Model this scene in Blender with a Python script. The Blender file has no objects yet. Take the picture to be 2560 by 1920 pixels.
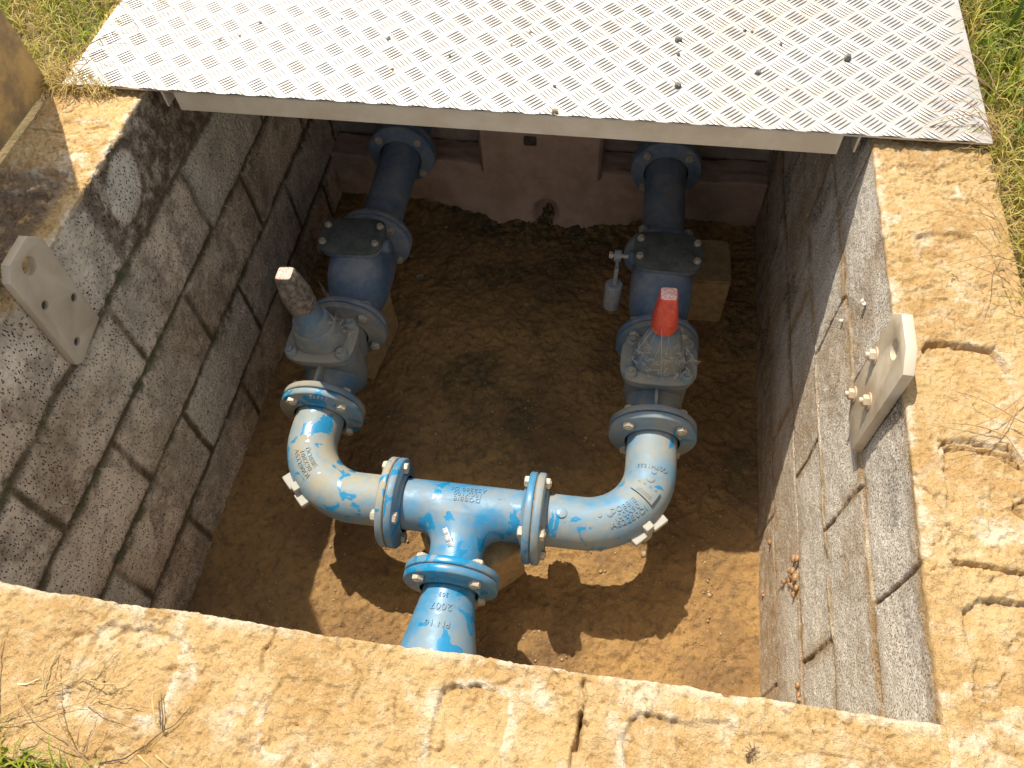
import bpy, math, random
import numpy as np
from mathutils import Vector, Matrix, Euler
random.seed(7)
S = bpy.context.scene
COL = S.collection

# ------------------------------------------------------------------ camera
cam = bpy.data.cameras.new('camera'); camo = bpy.data.objects.new('camera', cam); COL.objects.link(camo)
camo.location = (0.9992, -0.2102, 0.9899)
camo.rotation_euler = (0.5596, 0.048, 0.1563)
cam.sensor_width = 36; cam.lens = 36 * 1939.6 / 2560
cam.clip_start = 0.02; cam.clip_end = 400
S.camera = camo
# ------------------------------------------------------------------ sky + sun
SUNV = Vector((-0.325, 0.452, 1.0)).normalized()          # towards the sun
elev = math.asin(SUNV.z); azim = math.atan2(SUNV.x, SUNV.y)
w = bpy.data.worlds.new('World'); S.world = w; w.use_nodes = True
nt = w.node_tree; bg = nt.nodes['Background']
sky = nt.nodes.new('ShaderNodeTexSky'); sky.sky_type = 'NISHITA'; sky.sun_disc = False
sky.sun_elevation = elev; sky.sun_rotation = azim; sky.air_density = 1.0; sky.dust_density = 2.0; sky.ozone_density = 1.0
hs = nt.nodes.new('ShaderNodeHueSaturation'); hs.inputs['Saturation'].default_value = 0.55   # hazy, whitish summer sky
nt.links.new(sky.outputs[0], hs.inputs['Color']); nt.links.new(hs.outputs[0], bg.inputs[0]); bg.inputs[1].default_value = 0.15
sl = bpy.data.lights.new('sun', 'SUN'); sl.energy = 4.15; sl.angle = math.radians(0.55); sl.color = (1, 0.92, 0.80)
so = bpy.data.objects.new('sun', sl); COL.objects.link(so); so.location = (-2, 3, 6)
so.rotation_euler = SUNV.to_track_quat('Z', 'Y').to_euler()
S.view_settings.view_transform = 'Standard'; S.view_settings.look = 'None'
S.view_settings.exposure = 0.65; S.view_settings.gamma = 1
S.cycles.max_bounces = 10; S.cycles.diffuse_bounces = 6
try: S.cycles.use_denoising = True
except Exception: pass

# ------------------------------------------------------------------ dimensions (metres)
W, D = 1.4244, 0.951            # pit width, depth
YP = 0.9867                     # front edge of the cover plate
FAR = 1.70
XC, YT, ZP, TH = 0.6985, 0.4625, -0.6927, 0.0165
TA, TB_ = 0.1660, 0.2520        # tee half length, elbow centre to face
K = 0.9865                      # flange scale

# ------------------------------------------------------------------ numpy noise
def _h(ix, iy, s):
    n = (ix.astype(np.int64) * 374761393 + iy.astype(np.int64) * 668265263 + s * 974711) & 0xffffffff
    n = ((n ^ (n >> 13)) * 1274126177) & 0xffffffff
    return ((n ^ (n >> 16)) & 0xffff) / 65535.0
def vn(x, y, s=0):
    ix = np.floor(x); iy = np.floor(y); fx = x - ix; fy = y - iy
    fx = fx * fx * (3 - 2 * fx); fy = fy * fy * (3 - 2 * fy)
    a = _h(ix, iy, s); b = _h(ix + 1, iy, s); c = _h(ix, iy + 1, s); d = _h(ix + 1, iy + 1, s)
    return (a * (1 - fx) + b * fx) * (1 - fy) + (c * (1 - fx) + d * fx) * fy * 1.0
def fbm(x, y, sc, oc=4, s=0):
    r = 0; a = 0.5; t = 0
    for k in range(oc):
        r = r + a * vn(x * sc + 17.3 * k, y * sc - 9.1 * k, s + k); t += a; a *= 0.5; sc *= 2.03
    return r / t
def sstep(a, b, x):
    t = np.clip((x - a) / (b - a), 0, 1); return t * t * (3 - 2 * t)
def dseg(x, y, pts):
    d = np.full(np.shape(x), 9.0)
    for (x0, y0), (x1, y1) in zip(pts[:-1], pts[1:]):
        dx, dy = x1 - x0, y1 - y0; L = dx * dx + dy * dy + 1e-12
        t = np.clip(((x - x0) * dx + (y - y0) * dy) / L, 0, 1)
        d = np.minimum(d, np.hypot(x - x0 - t * dx, y - y0 - t * dy))
    return d

# ------------------------------------------------------------------ helpers
def setp(o, label=None, cat=None, group=None, kind=None):
    if label: o['label'] = label
    if cat: o['category'] = cat
    if group: o['group'] = group
    if kind: o['kind'] = kind
    return o
def empty(name, loc=(0, 0, 0), rz=0, **k):
    o = bpy.data.objects.new(name, None); COL.objects.link(o); o.location = loc; o.rotation_euler = (0, 0, rz)
    o.empty_display_size = 0.05
    return setp(o, **k)
def mkobj(name, me, mat, parent=None, smooth=40, **k):
    if mat is not None: me.materials.append(mat)
    if smooth:
        me.shade_smooth(); me.set_sharp_from_angle(angle=math.radians(smooth))
    o = bpy.data.objects.new(name, me); COL.objects.link(o)
    if parent is not None: o.parent = parent
    return setp(o, **k)
def grid(name, P, mat, parent=None, attrs=None, smooth=180, **k):
    n, m, _ = P.shape
    me = bpy.data.meshes.new(name); me.vertices.add(n * m); me.vertices.foreach_set('co', P.reshape(-1).astype(np.float32))
    i = np.arange(n * m).reshape(n, m)
    q = np.stack([i[:-1, :-1], i[:-1, 1:], i[1:, 1:], i[1:, :-1]], -1).reshape(-1, 4)
    me.loops.add(q.size); me.loops.foreach_set('vertex_index', q.reshape(-1).astype(np.int32))
    me.polygons.add(len(q)); me.polygons.foreach_set('loop_start', (np.arange(len(q)) * 4).astype(np.int32))
    me.update(calc_edges=True)
    for an, av in (attrs or {}).items():
        a = me.attributes.new(an, 'FLOAT', 'POINT'); a.data.foreach_set('value', np.broadcast_to(av, (n, m)).reshape(-1).astype(np.float32))
    return mkobj(name, me, mat, parent, smooth, **k)
def quads(name, V, F, mat, parent=None, smooth=0, attrs=None, **k):
    """V (n,3) F (m,4) or (m,3) arrays"""
    me = bpy.data.meshes.new(name); me.vertices.add(len(V)); me.vertices.foreach_set('co', V.reshape(-1).astype(np.float32))
    c = F.shape[1]
    me.loops.add(F.size); me.loops.foreach_set('vertex_index', F.reshape(-1).astype(np.int32))
    me.polygons.add(len(F)); me.polygons.foreach_set('loop_start', (np.arange(len(F)) * c).astype(np.int32))
    me.update(calc_edges=True)
    for an, av in (attrs or {}).items():
        a = me.attributes.new(an, 'FLOAT', 'POINT'); a.data.foreach_set('value', av.astype(np.float32))
    return mkobj(name, me, mat, parent, smooth, **k)
def frame(d, up=(0, 0, 1)):
    z = Vector(d).normalized(); u = Vector(up)
    if abs(z.dot(u)) > 0.98: u = Vector((0, 1, 0))
    x = u.cross(z).normalized(); y = z.cross(x)
    return x, y, z
class MB:
    def __init__(s): s.v = []; s.f = []
    def ring(s, c, x, y, rx, ry, n, p=2.0, a0=0.0):
        b = len(s.v)
        for k in range(n):
            a = 2 * math.pi * k / n + a0; ca, sa = math.cos(a), math.sin(a)
            if p != 2.0:
                ca = math.copysign(abs(ca) ** (2 / p), ca); sa = math.copysign(abs(sa) ** (2 / p), sa)
            s.v.append(Vector(c) + x * (rx * ca) + y * (ry * sa))
        return b
    def bridge(s, a, b, n):
        for k in range(n): s.f.append((a + k, a + (k + 1) % n, b + (k + 1) % n, b + k))
    def cap(s, a, n, flip=False):
        t = tuple(range(a, a + n)); s.f.append(t[::-1] if flip else t)
    def lathe(s, c, d, prof, n=32, up=(0, 0, 1), p=2.0, a0=0.0, caps=(True, True)):
        """prof: (distance along d, r) or (distance, rx, ry)"""
        x, y, z = frame(d, up); last = None; first = None
        for q in prof:
            rx = q[1]; ry = q[2] if len(q) > 2 else q[1]
            b = s.ring(Vector(c) + z * q[0], x, y, rx, ry, n, q[3] if len(q) > 3 else p, a0)
            if last is not None: s.bridge(last, b, n)
            else: first = b
            last = b
        if caps[0]: s.cap(first, n, True)
        if caps[1]: s.cap(last, n)
        return s
    def tube(s, pts, r, n=8, caps=True):
        pts = [Vector(p) for p in pts]; last = None; px = None
        for i, p in enumerate(pts):
            t = (pts[min(i + 1, len(pts) - 1)] - pts[max(i - 1, 0)]).normalized()
            if px is None: x, y, _ = frame(t)
            else:
                x = (px - t * px.dot(t)).normalized(); y = t.cross(x)
            px = x
            rr = r[i] if isinstance(r, (list, tuple)) else r
            b = s.ring(p, x, y, rr, rr, n)
            if last is not None: s.bridge(last, b, n)
            elif caps: s.cap(b, n, True)
            last = b
        if caps: s.cap(last, n)
        return s
    def box(s, lo, hi, bev=0.0, M=None):
        x0, y0, z0 = lo; x1, y1, z1 = hi; b = bev
        base = len(s.v); idx = {}
        def V(i, j, k, e):
            key = (i, j, k, e)
            if key not in idx:
                P = [(x0, x1)[i], (y0, y1)[j], (z0, z1)[k]]; sg = [1 - 2 * i, 1 - 2 * j, 1 - 2 * k]
                for ax in range(3):
                    if ax != e: P[ax] += sg[ax] * b
                v = Vector(P); idx[key] = len(s.v); s.v.append(M @ v if M else v)
            return idx[key]
        if b <= 0:
            c = []
            for i in (0, 1):
                for j in (0, 1):
                    for k in (0, 1):
                        v = Vector(((x0, x1)[i], (y0, y1)[j], (z0, z1)[k])); s.v.append(M @ v if M else v)
            for q in ((0, 1, 3, 2), (4, 6, 7, 5), (0, 4, 5, 1), (2, 3, 7, 6), (0, 2, 6, 4), (1, 5, 7, 3)): s.f.append(tuple(base + t for t in q))
            return s
        for e in range(3):
            o1, o2 = [a for a in range(3) if a != e]
            for sd in (0, 1):
                q = []
                for (a, c) in ((0, 0), (1, 0), (1, 1), (0, 1)):
                    t = [0, 0, 0]; t[e] = sd; t[o1] = a; t[o2] = c; q.append(V(*t, e))
                if (sd == 0) != (e == 1): q = q[::-1]
                s.f.append(tuple(q))
        for e in range(3):       # 12 edges along axis e
            o1, o2 = [a for a in range(3) if a != e]
            for a in (0, 1):
                for c in (0, 1):
                    t0 = [0, 0, 0]; t0[o1] = a; t0[o2] = c; t1 = list(t0); t1[e] = 1
                    s.f.append((V(*t0, o1), V(*t1, o1), V(*t1, o2), V(*t0, o2)))
        for i in (0, 1):
            for j in (0, 1):
                for k in (0, 1): s.f.append((V(i, j, k, 0), V(i, j, k, 1), V(i, j, k, 2)))
        return s
    def hexa(s, c, d, r, h, up=(0, 0, 1), a0=0.0):
        return s.lathe(c, d, [(0, r), (h * .8, r), (h, r * .86)], 6, up, a0=a0)
    def join(s, o):
        b = len(s.v); s.v += o.v; s.f += [tuple(i + b for i in f) for f in o.f]; return s
    def build(s, name, mat, parent=None, smooth=38, M=None, **k):
        me = bpy.data.meshes.new(name); me.from_pydata([tuple(M @ v) if M else tuple(v) for v in s.v], [], s.f); me.validate()
        import bmesh
        bm = bmesh.new(); bm.from_mesh(me); bmesh.ops.recalc_face_normals(bm, faces=bm.faces); bm.to_mesh(me); bm.free()
        return mkobj(name, me, mat, parent, smooth, **k)

# ------------------------------------------------------------------ material helpers
class NT:
    def __init__(s, name):
        s.m = bpy.data.materials.new(name); s.m.use_nodes = True; s.t = s.m.node_tree; s.n = s.t.nodes; s.l = s.t.links
        s.b = s.n['Principled BSDF']; s.geo = s.n.new('ShaderNodeTexCoord')
        s.pos = s.geo.outputs['Object']
    def lk(s, a, b):
        if isinstance(a, (int, float)): b.default_value = a
        elif isinstance(a, tuple): b.default_value = a if len(a) == 4 or b.type == 'VECTOR' else (*a, 1)
        else: s.l.new(a, b)
    def noise(s, sc, det=4, rough=.55, dist=0, vec=None, out=0):
        n = s.n.new('ShaderNodeTexNoise'); n.inputs['Scale'].default_value = sc; n.inputs['Detail'].default_value = det
        n.inputs['Roughness'].default_value = rough; n.inputs['Distortion'].default_value = dist
        s.l.new(vec or s.pos, n.inputs['Vector']); return n.outputs[out]
    def vor(s, sc, feat='F1', vec=None, rnd=1.0, out='Distance'):
        n = s.n.new('ShaderNodeTexVoronoi'); n.feature = feat; n.inputs['Scale'].default_value = sc; n.inputs['Randomness'].default_value = rnd
        s.l.new(vec or s.pos, n.inputs['Vector']); return n.outputs[out]
    def scale(s, v, vec=None):
        n = s.n.new('ShaderNodeMapping'); n.inputs['Scale'].default_value = v; s.l.new(vec or s.pos, n.inputs['Vector']); return n.outputs[0]
    def math(s, op, a, b=0.0, c=None, clamp=False):
        n = s.n.new('ShaderNodeMath'); n.operation = op; n.use_clamp = clamp; s.lk(a, n.inputs[0]); s.lk(b, n.inputs[1])
        if c is not None: s.lk(c, n.inputs[2])
        return n.outputs[0]
    def ramp(s, v, lo, hi, a=0.0, b=1.0):
        n = s.n.new('ShaderNodeMapRange'); n.interpolation_type = 'SMOOTHSTEP'
        s.lk(v, n.inputs[0]); n.inputs[1].default_value = lo; n.inputs[2].default_value = hi; n.inputs[3].default_value = a; n.inputs[4].default_value = b
        return n.outputs[0]
    def mix(s, f, a, b, mode='MIX'):
        n = s.n.new('ShaderNodeMix'); n.data_type = 'RGBA'; n.blend_type = mode
        s.lk(f, n.inputs[0]); s.lk(a, n.inputs[6]); s.lk(b, n.inputs[7]); return n.outputs[2]
    def attr(s, name):
        n = s.n.new('ShaderNodeAttribute'); n.attribute_name = name; return n.outputs['Fac']
    def bump(s, h, st=1.0, dist=0.002, nrm=None):
        n = s.n.new('ShaderNodeBump'); n.inputs['Strength'].default_value = st; n.inputs['Distance'].default_value = dist
        s.l.new(h, n.inputs['Height'])
        if nrm: s.l.new(nrm, n.inputs['Normal'])
        return n.outputs[0]
    def out(s, col=None, rough=None, nrm=None, metal=None, spec=None):
        if col is not None: s.lk(col, s.b.inputs['Base Color'])
        if rough is not None: s.lk(rough, s.b.inputs['Roughness'])
        if metal is not None: s.lk(metal, s.b.inputs['Metallic'])
        if spec is not None: s.b.inputs['Specular IOR Level'].default_value = spec
        if nrm is not None: s.l.new(nrm, s.b.inputs['Normal'])
        return s.m

# ---- materials
def m_rim():
    t = NT('sandy_mortar')
    n1 = t.noise(7, 5, .6); n2 = t.noise(38, 5, .65); n3 = t.noise(240, 4, .7)
    c = t.mix(t.ramp(n1, .35, .65), (.46, .285, .112), (.58, .39, .175))
    c = t.mix(t.ramp(n2, .46, .66, 0, .75), c, (.60, .44, .235))
    pale = t.math('MULTIPLY', t.attr('pale'), t.ramp(n2, .34, .58))
    c = t.mix(pale, c, (.72, .61, .44))
    c = t.mix(t.ramp(n3, .60, .78, 0, .5), c, (.30, .17, .06))
    dk = t.math('MULTIPLY', t.attr('dark'), t.ramp(n2, .3, .55))
    c = t.mix(dk, c, (.17, .11, .065))
    # grey bits of block showing through
    g = t.math('MULTIPLY', t.attr('grey'), t.ramp(n3, .32, .5))
    c = t.mix(g, c, (.42, .39, .34))
    # face of the wall: block
    v = t.vor(300); h = t.math('ADD', t.math('MULTIPLY', n3, .7), t.math('MULTIPLY', n2, 1.0))
    nb = t.bump(h, 1.0, .0055); nb = t.bump(t.noise(520, 3, .7), .8, .0018, nb)
    pit = t.ramp(t.math('ADD', t.vor(150), t.math('MULTIPLY_ADD', n3, .6, -.3)), .12, .28)
    nb = t.bump(pit, .6, .0022, nb); c = t.mix(t.math('MULTIPLY', t.math('SUBTRACT', 1.0, pit), .35), c, (.30, .18, .07))
    return t.out(c, .95, nb, spec=.15)
def m_wall(kind):
    t = NT('concrete_block_' + kind)
    n1 = t.noise(5, 4, .6); n2 = t.noise(26, 5, .65); n3 = t.noise(330, 3, .75); n4 = t.noise(160, 3, .7)
    if kind == 'left':
        base = t.mix(t.ramp(n1, .35, .65), (.58, .445, .30), (.75, .61, .445))
        sp = t.vor(210, vec=t.scale((1, 1, .5), t.geo.outputs['Object'])); sp = t.math('ADD', sp, t.math('MULTIPLY_ADD', n4, .5, -.25)); spk = t.ramp(sp, .20, .31, 1, 0)
        spm = t.ramp(t.noise(9, 3, .6), .30, .55, .5, 1)
        spk = t.math('MULTIPLY', spk, spm)
        c = t.mix(t.ramp(n2, .45, .7, 0, .45), base, (.36, .28, .20))
        c = t.mix(t.math('MULTIPLY', t.attr('stain'), t.ramp(n2, .3, .6, .35, 1)), c, (.135, .095, .06))
        c = t.mix(t.math('MULTIPLY', t.attr('light'), .8), c, (.62, .57, .45))
        c = t.mix(spk, c, (.055, .045, .035))
        nb = t.bump(t.math('SUBTRACT', t.math('MULTIPLY', n4, 1.0), t.math('MULTIPLY', spk, .9)), .9, .003)
    elif kind == 'right':
        base = t.mix(t.ramp(n1, .35, .65), (.62, .52, .38), (.76, .67, .52))
        c = t.mix(t.ramp(n2, .4, .68, 0, .5), base, (.56, .42, .26))
        lit_grain = t.ramp(n3, .47, .56); spk = t.ramp(n3, .40, .47, 1, 0)  # sunlit tops and shaded hollows of the rough block, painted into the colour
        c = t.mix(t.math('MULTIPLY', lit_grain, .8), c, (.88, .83, .73))
        c = t.mix(t.math('MULTIPLY', t.attr('stain'), t.ramp(n2, .3, .6, .4, 1)), c, (.40, .25, .11))
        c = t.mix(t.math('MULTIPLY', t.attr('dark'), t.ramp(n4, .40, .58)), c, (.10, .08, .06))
        c = t.mix(t.math('MULTIPLY', spk, .85), c, (.10, .08, .06))
        c = t.mix(t.attr('bead'), c, (.74, .60, .38))
        nb = t.bump(n3, 1.0, .0045); nb = t.bump(n4, .5, .004, nb)
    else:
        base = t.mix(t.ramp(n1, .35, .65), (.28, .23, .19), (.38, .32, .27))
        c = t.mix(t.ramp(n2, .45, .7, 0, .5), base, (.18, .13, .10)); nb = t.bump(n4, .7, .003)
    j = t.attr('joint')
    c = t.mix(t.math('MULTIPLY', j, t.ramp(n2, .25, .5, .6, 1)), c, (.115, .085, .045) if kind != 'right' else (.20, .125, .055))
    c = t.mix(t.math('MULTIPLY', t.attr('moss'), t.ramp(n2, .40, .6)), c, (.095, .09, .045))
    # sand colour where the wall turns into the rim
    r = t.attr('rim')
    sand = t.mix(t.ramp(t.noise(7, 5, .6), .35, .65), (.46, .285, .112), (.58, .39, .175))
    sand = t.mix(t.ramp(t.noise(38, 5, .65), .46, .66, 0, .75), sand, (.60, .44, .235))
    sand = t.mix(t.math('MULTIPLY', t.attr('pale'), t.ramp(t.noise(38, 5, .65), .34, .58)), sand, (.72, .61, .44))
    sand = t.mix(t.ramp(t.noise(240, 4, .7), .60, .78, 0, .5), sand, (.30, .17, .06))
    sand = t.mix(t.math('MULTIPLY', t.attr('mud'), t.ramp(n2, .3, .5)), sand, (.17, .115, .075))
    c = t.mix(r, c, sand)
    nb = t.bump(t.noise(240, 4, .7), .5, .003, nb)
    return t.out(c, .95, nb, spec=.12)
def m_dirt():
    t = NT('damp_dirt')
    n1 = t.noise(4, 4, .6); n2 = t.noise(45, 5, .7); n3 = t.noise(200, 4, .75)
    c = t.mix(t.ramp(n1, .3, .7), (.235, .137, .060), (.45, .268, .098))
    c = t.mix(t.ramp(n2, .48, .68, 0, .7), c, (.18, .115, .06))
    v = t.vor(190, out='Color'); sp = t.n.new('ShaderNodeSeparateColor'); t.l.new(v, sp.inputs[0])
    pe = t.math('MULTIPLY', t.ramp(sp.outputs[0], .93, .94), t.ramp(t.vor(190), .1, .3, 1, 0))
    c = t.mix(pe, c, (.42, .33, .22))
    c = t.mix(t.ramp(n3, .62, .72, 0, .8), c, (.09, .055, .03))
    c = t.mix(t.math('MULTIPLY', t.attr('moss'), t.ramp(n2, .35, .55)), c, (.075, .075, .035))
    nb = t.bump(n2, 1.0, .012); nb = t.bump(n3, 1.0, .0045, nb)
    return t.out(c, .92, nb, spec=.2)
def m_paint(name, dust, seed, patch=.62, dustc=(.43, .40, .34), blue=(.010, .225, .56), rgh=.2, up=0.0):
    t = NT(name)
    off = t.n.new('ShaderNodeMapping'); off.inputs['Location'].default_value = (seed, seed * .7, -seed); t.l.new(t.pos, off.inputs[0]); v = off.outputs[0]
    n1 = t.noise(9, 4, .62, .3, v); n2 = t.noise(55, 5, .72, 0, v); n3 = t.noise(420, 3, .7, 0, v); n4 = t.noise(17, 3, .55, .8, v)
    bl = t.mix(t.ramp(n2, .35, .65), blue, tuple(c * .8 for c in blue))
    d = t.math('ADD', t.ramp(n1, .25, .75, dust - .38, dust + .38), t.ramp(n2, .3, .7, -.16, .16), clamp=True)
    # dust settles on what faces up
    gn = t.n.new('ShaderNodeNewGeometry'); sx_ = t.n.new('ShaderNodeSeparateXYZ'); t.l.new(gn.outputs['Normal'], sx_.inputs[0])
    d = t.math('ADD', d, t.math('MULTIPLY', t.ramp(sx_.outputs[2], .55, .95), up), clamp=True)
    # wiped, bare patches with crisp edges
    pt = t.ramp(t.math('ADD', n4, t.math('MULTIPLY', n2, .10)), patch - .012, patch + .012)
    d = t.math('MULTIPLY', d, t.math('SUBTRACT', 1.0, t.math('MULTIPLY', pt, .93)), clamp=True)
    grit = t.ramp(n3, .56, .70, 0, .35)
    c = t.mix(d, bl, dustc); c = t.mix(t.math('MULTIPLY', grit, t.math('MULTIPLY', d, 1.2)), c, (.25, .20, .14))
    rust = t.ramp(t.noise(34, 3, .5, 0, v), .70, .74); c = t.mix(t.math('MULTIPLY', rust, .7), c, (.42, .20, .08))
    r = t.math('MULTIPLY_ADD', d, .50, rgh + .06, clamp=True)
    nb = t.bump(n2, .22, .002); nb = t.bump(n3, .25, .0008, nb)
    return t.out(c, r, nb, spec=.5)
def m_plain(name, col, rough=.6, metal=0.0, var=.25, sc=40, bump=.3, bd=.001, col2=None, spec=.5):
    t = NT(name); n = t.noise(sc, 4, .65)
    c2 = col2 or tuple(x * (1 - var) for x in col)
    return t.out(t.mix(t.ramp(n, .35, .68), col, c2), rough, t.bump(t.noise(sc * 6, 3, .6), bump, bd), metal, spec)
def m_plate():
    t = NT('dusty_aluminium'); n = t.noise(3, 4, .6); n2 = t.noise(70, 4, .7); n3 = t.noise(260, 3, .7)
    c = t.mix(t.ramp(n2, .4, .7, 0, .55), (.50, .48, .44), (.44, .40, .33))
    x = t.n.new('ShaderNodeSeparateXYZ'); t.l.new(t.pos, x.inputs[0])
    du = t.math('MULTIPLY', t.ramp(n, .42, .66), t.ramp(n2, .42, .62, .1, .7))
    c = t.mix(du, c, (.40, .33, .24)); c = t.mix(t.attr('grime_shade'), c, (.07, .05, .03)); c = t.mix(t.ramp(n3, .66, .74, 0, .6), c, (.25, .2, .15))  # bar feet: dirt and the bars' shadow lines, both in the colour
    return t.out(c, t.ramp(n2, .3, .7, .36, .55), t.bump(n3, .15, .0006), .5)
M = dict(
    rim=m_rim(), left=m_wall('left'), right=m_wall('right'), far=m_wall('far'), dirt=m_dirt(),
    tee=m_paint('blue_paint_tee', .46, 3.1, .64, (.22, .24, .23), (.006, .215, .43)), elbow=m_paint('blue_paint_dusty', .80, 1.0, .645, (.30, .275, .195), (.006, .22, .43)),
    elbow2=m_paint('blue_paint_dusty_grey', .72, 5.7, .69, (.245, .255, .225), (.006, .21, .42)),
    taper=m_paint('blue_paint_taper', .38, 8.3, .62, (.22, .24, .23), (.006, .215, .43)), valve=m_paint('blue_paint_valve', .62, 12.2, .90, (.27, .25, .19), (.018, .13, .25), .5, .25),  # valve blue dulled: the shade it stands in is put into the paint colour
    check=m_paint('blue_paint_check', .56, 15.9, .95, (.25, .27, .28), (.03, .11, .23), .6, .25),
    cover=m_plain('grimy_cover', (.11, .12, .10), .8, 0, .4, 50, .5), gasket=m_plain('rubber_gasket', (.03, .025, .02), .8),
    rust=m_plain('rusty_gasket', (.40, .24, .11), .9, 0, .5, 90, .5), bolt=m_plain('zinc_bolt', (.56, .52, .42), .55, .3, .45, 160, .4, col2=(.38, .30, .20)),
    red=m_plain('red_paint', (.72, .09, .045), .45, 0, .35, 90, .2, col2=(.50, .06, .035)), pink=m_plain('faded_red', (.62, .26, .20), .7, 0, .3, 200, .3, col2=(.75, .6, .5)),
    dark=m_plain('grimy_dark', (.045, .036, .028), .85, 0, .5, 130, .8, .002, col2=(.11, .085, .055)),
    grey=m_plain('grey_casting', (.34, .36, .36), .7, 0, .3, 120, .4), alu=m_plate(),
    bracket=m_plain('galvanised_steel', (.54, .44, .31), .55, .15, .3, 9, .12, col2=(.46, .35, .23)),
    bracket2=m_plain('shade_toned_steel', (.54, .45, .32), .6, .1, .3, 12, .2, col2=(.38, .29, .18)),  # darker second tone puts the right bracket's unlit face into the colour
    beam=m_plain('aluminium_angle', (.66, .55, .40), .6, .1, .2, 9, .1, col2=(.56, .45, .30)),
    lid=m_plain('dusty_lid_sheet', (.52, .33, .11), .8, 0, .3, 16, .5, .002, col2=(.26, .17, .08)),
    grime_shade=m_plain('weathered_cap', (.10, .08, .055), .8, 0, .5, 75, .9, .003, col2=(.30, .24, .17)),
    lug=m_plain('dusty_casting', (.36, .34, .27), .85, 0, .3, 90, .5, .001, col2=(.36, .36, .33)),
    timber=m_plain('old_block', (.42, .30, .15), .9, 0, .3, 45, .8, .003, col2=(.30, .20, .09)),
    conc=m_plain('far_concrete', (.43, .30, .22), .9, 0, .3, 12, .8, .003, col2=(.33, .22, .15)),
    stone=m_plain('grey_chip', (.12, .11, .10), .9, 0, .5, 200, .8, .003, col2=(.30, .28, .25)),
    pebble=m_plain('pebble', (.36, .24, .12), .9, 0, .4, 200, .6, .003, col2=(.46, .35, .21)),
    snail=m_plain('snail_shell', (.40, .24, .11), .5, 0, .4, 250, .3, col2=(.25, .13, .06)), whites=m_plain('bleached_shell', (.75, .70, .55), .6),
    white=m_plain('white_paint', (.78, .80, .80), .8, 0, .1, 300, .4), chalk=m_plain('chalk_mark', (.48, .53, .60), .9),
    web=m_plain('web_silk', (.55, .50, .40), .8), ant=m_plain('ant_shell', (.10, .04, .015), .4),
    stalk=m_plain('dry_stalk', (.30, .17, .075), .8, 0, .4, 60, .2, col2=(.42, .27, .12)), straw2=m_plain('yellow_straw', (.50, .37, .15), .8, 0, .4, 60, .2, col2=(.40, .30, .12)), straw=m_plain('pale_straw', (.70, .60, .38), .8),
    paper=m_plain('paper_scrap', (.30, .27, .18), .8),
)
def m_grass():
    t = NT('grass_blades'); r = t.attr('tone')
    cr = t.n.new('ShaderNodeValToRGB'); t.l.new(r, cr.inputs[0]); e = cr.color_ramp.elements
    e[0].position = 0; e[0].color = (.08, .13, .012, 1); e[1].position = 1; e[1].color = (.50, .36, .13, 1)
    for p, c in ((.3, (.22, .28, .015)), (.55, (.45, .40, .05)), (.75, (.50, .36, .11))):
        q = cr.color_ramp.elements.new(p); q.color = (*c, 1)
    m = t.out(cr.outputs[0], .55, None, spec=.3)
    tr = t.n.new('ShaderNodeBsdfTranslucent'); t.l.new(cr.outputs[0], tr.inputs[0])
    ms = t.n.new('ShaderNodeMixShader'); ms.inputs[0].default_value = .3
    t.l.new(t.b.outputs[0], ms.inputs[1]); t.l.new(tr.outputs[0], ms.inputs[2]); t.l.new(ms.outputs[0], t.n['Material Output'].inputs[0])
    return m
M['grass'] = m_grass()
M['soil'] = m_plain('soil', (.20, .13, .06), .95, 0, .4, 20, .9, .01, col2=(.10, .09, .03))

# ================================================================== GROUND
def ground():
    xs = [-40, -12, -4, -1.2, -0.6, -0.200, 1.622, 2.0, 2.6, 5, 12, 40]; ys = [-40, -12, -4, -1.2, -0.5, -0.200, 1.86, 2.4, 3.2, 6, 14, 40]
    V = []; F = []
    for y in ys:
        for x in xs: V.append((x, y, -0.02 if abs(x) < 3 else -0.02 + .1 * math.sin(x * .3) * math.cos(y * .2)))
    n = len(xs)
    for j in range(len(ys) - 1):
        for i in range(n - 1):
            if i == 5 and 5 <= j < 6: continue
            a = j * n + i; F.append((a, a + 1, a + n + 1, a + n))
    me = bpy.data.meshes.new('ground'); me.from_pydata(V, [], F)
    mkobj('ground', me, M['soil'], None, 0, kind='structure')
ground()

# ================================================================== RIM HEIGHT (top of the block walls), world x, y
CORES = [  # cx, cy, hx, hy, depth, slope towards (x,y) of the deep side, corner radius
    (1.520, .500, .052, .052, .006, (0, 1), .03), (1.520, .325, .054, .056, .007, (0, 1), .02),
    (1.545, .070, .080, .090, .011, (-.4, 1), .03),
    (1.510, .905, .048, .038, .005, (0, 1), .015), (1.520, .735, .045, .040, .006, (0, 1), .015),
    (.880, -.090, .048, .050, .006, (-.5, 1), .02), (1.130, -.100, .066, .060, .006, (-.4, 1), .02),
    (.440, -.085, .062, .050, .006, (-.5, .8), .02), (.690, -.105, .055, .045, .004, (-.5, 1), .02),
    (-.150, .700, .085, .045, .014, (0, 1), .045), (-.11, .665, .055, .042, .010, (0, 1), .04), (-.085, .742, .035, .018, .014, (.3, 1), .015), (-.16, .63, .06, .02, .008, (0, 1), .02), (-.10, .46, .06, .07, .006, (0, 1), .02), (-.09, .87, .05, .03, .004, (0, 1), .015),
    (-.1, .2, .05, .07, .008, (0, 1), .02), (.15, -.1, .06, .05, .008, (0, 1), .02)]
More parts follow.
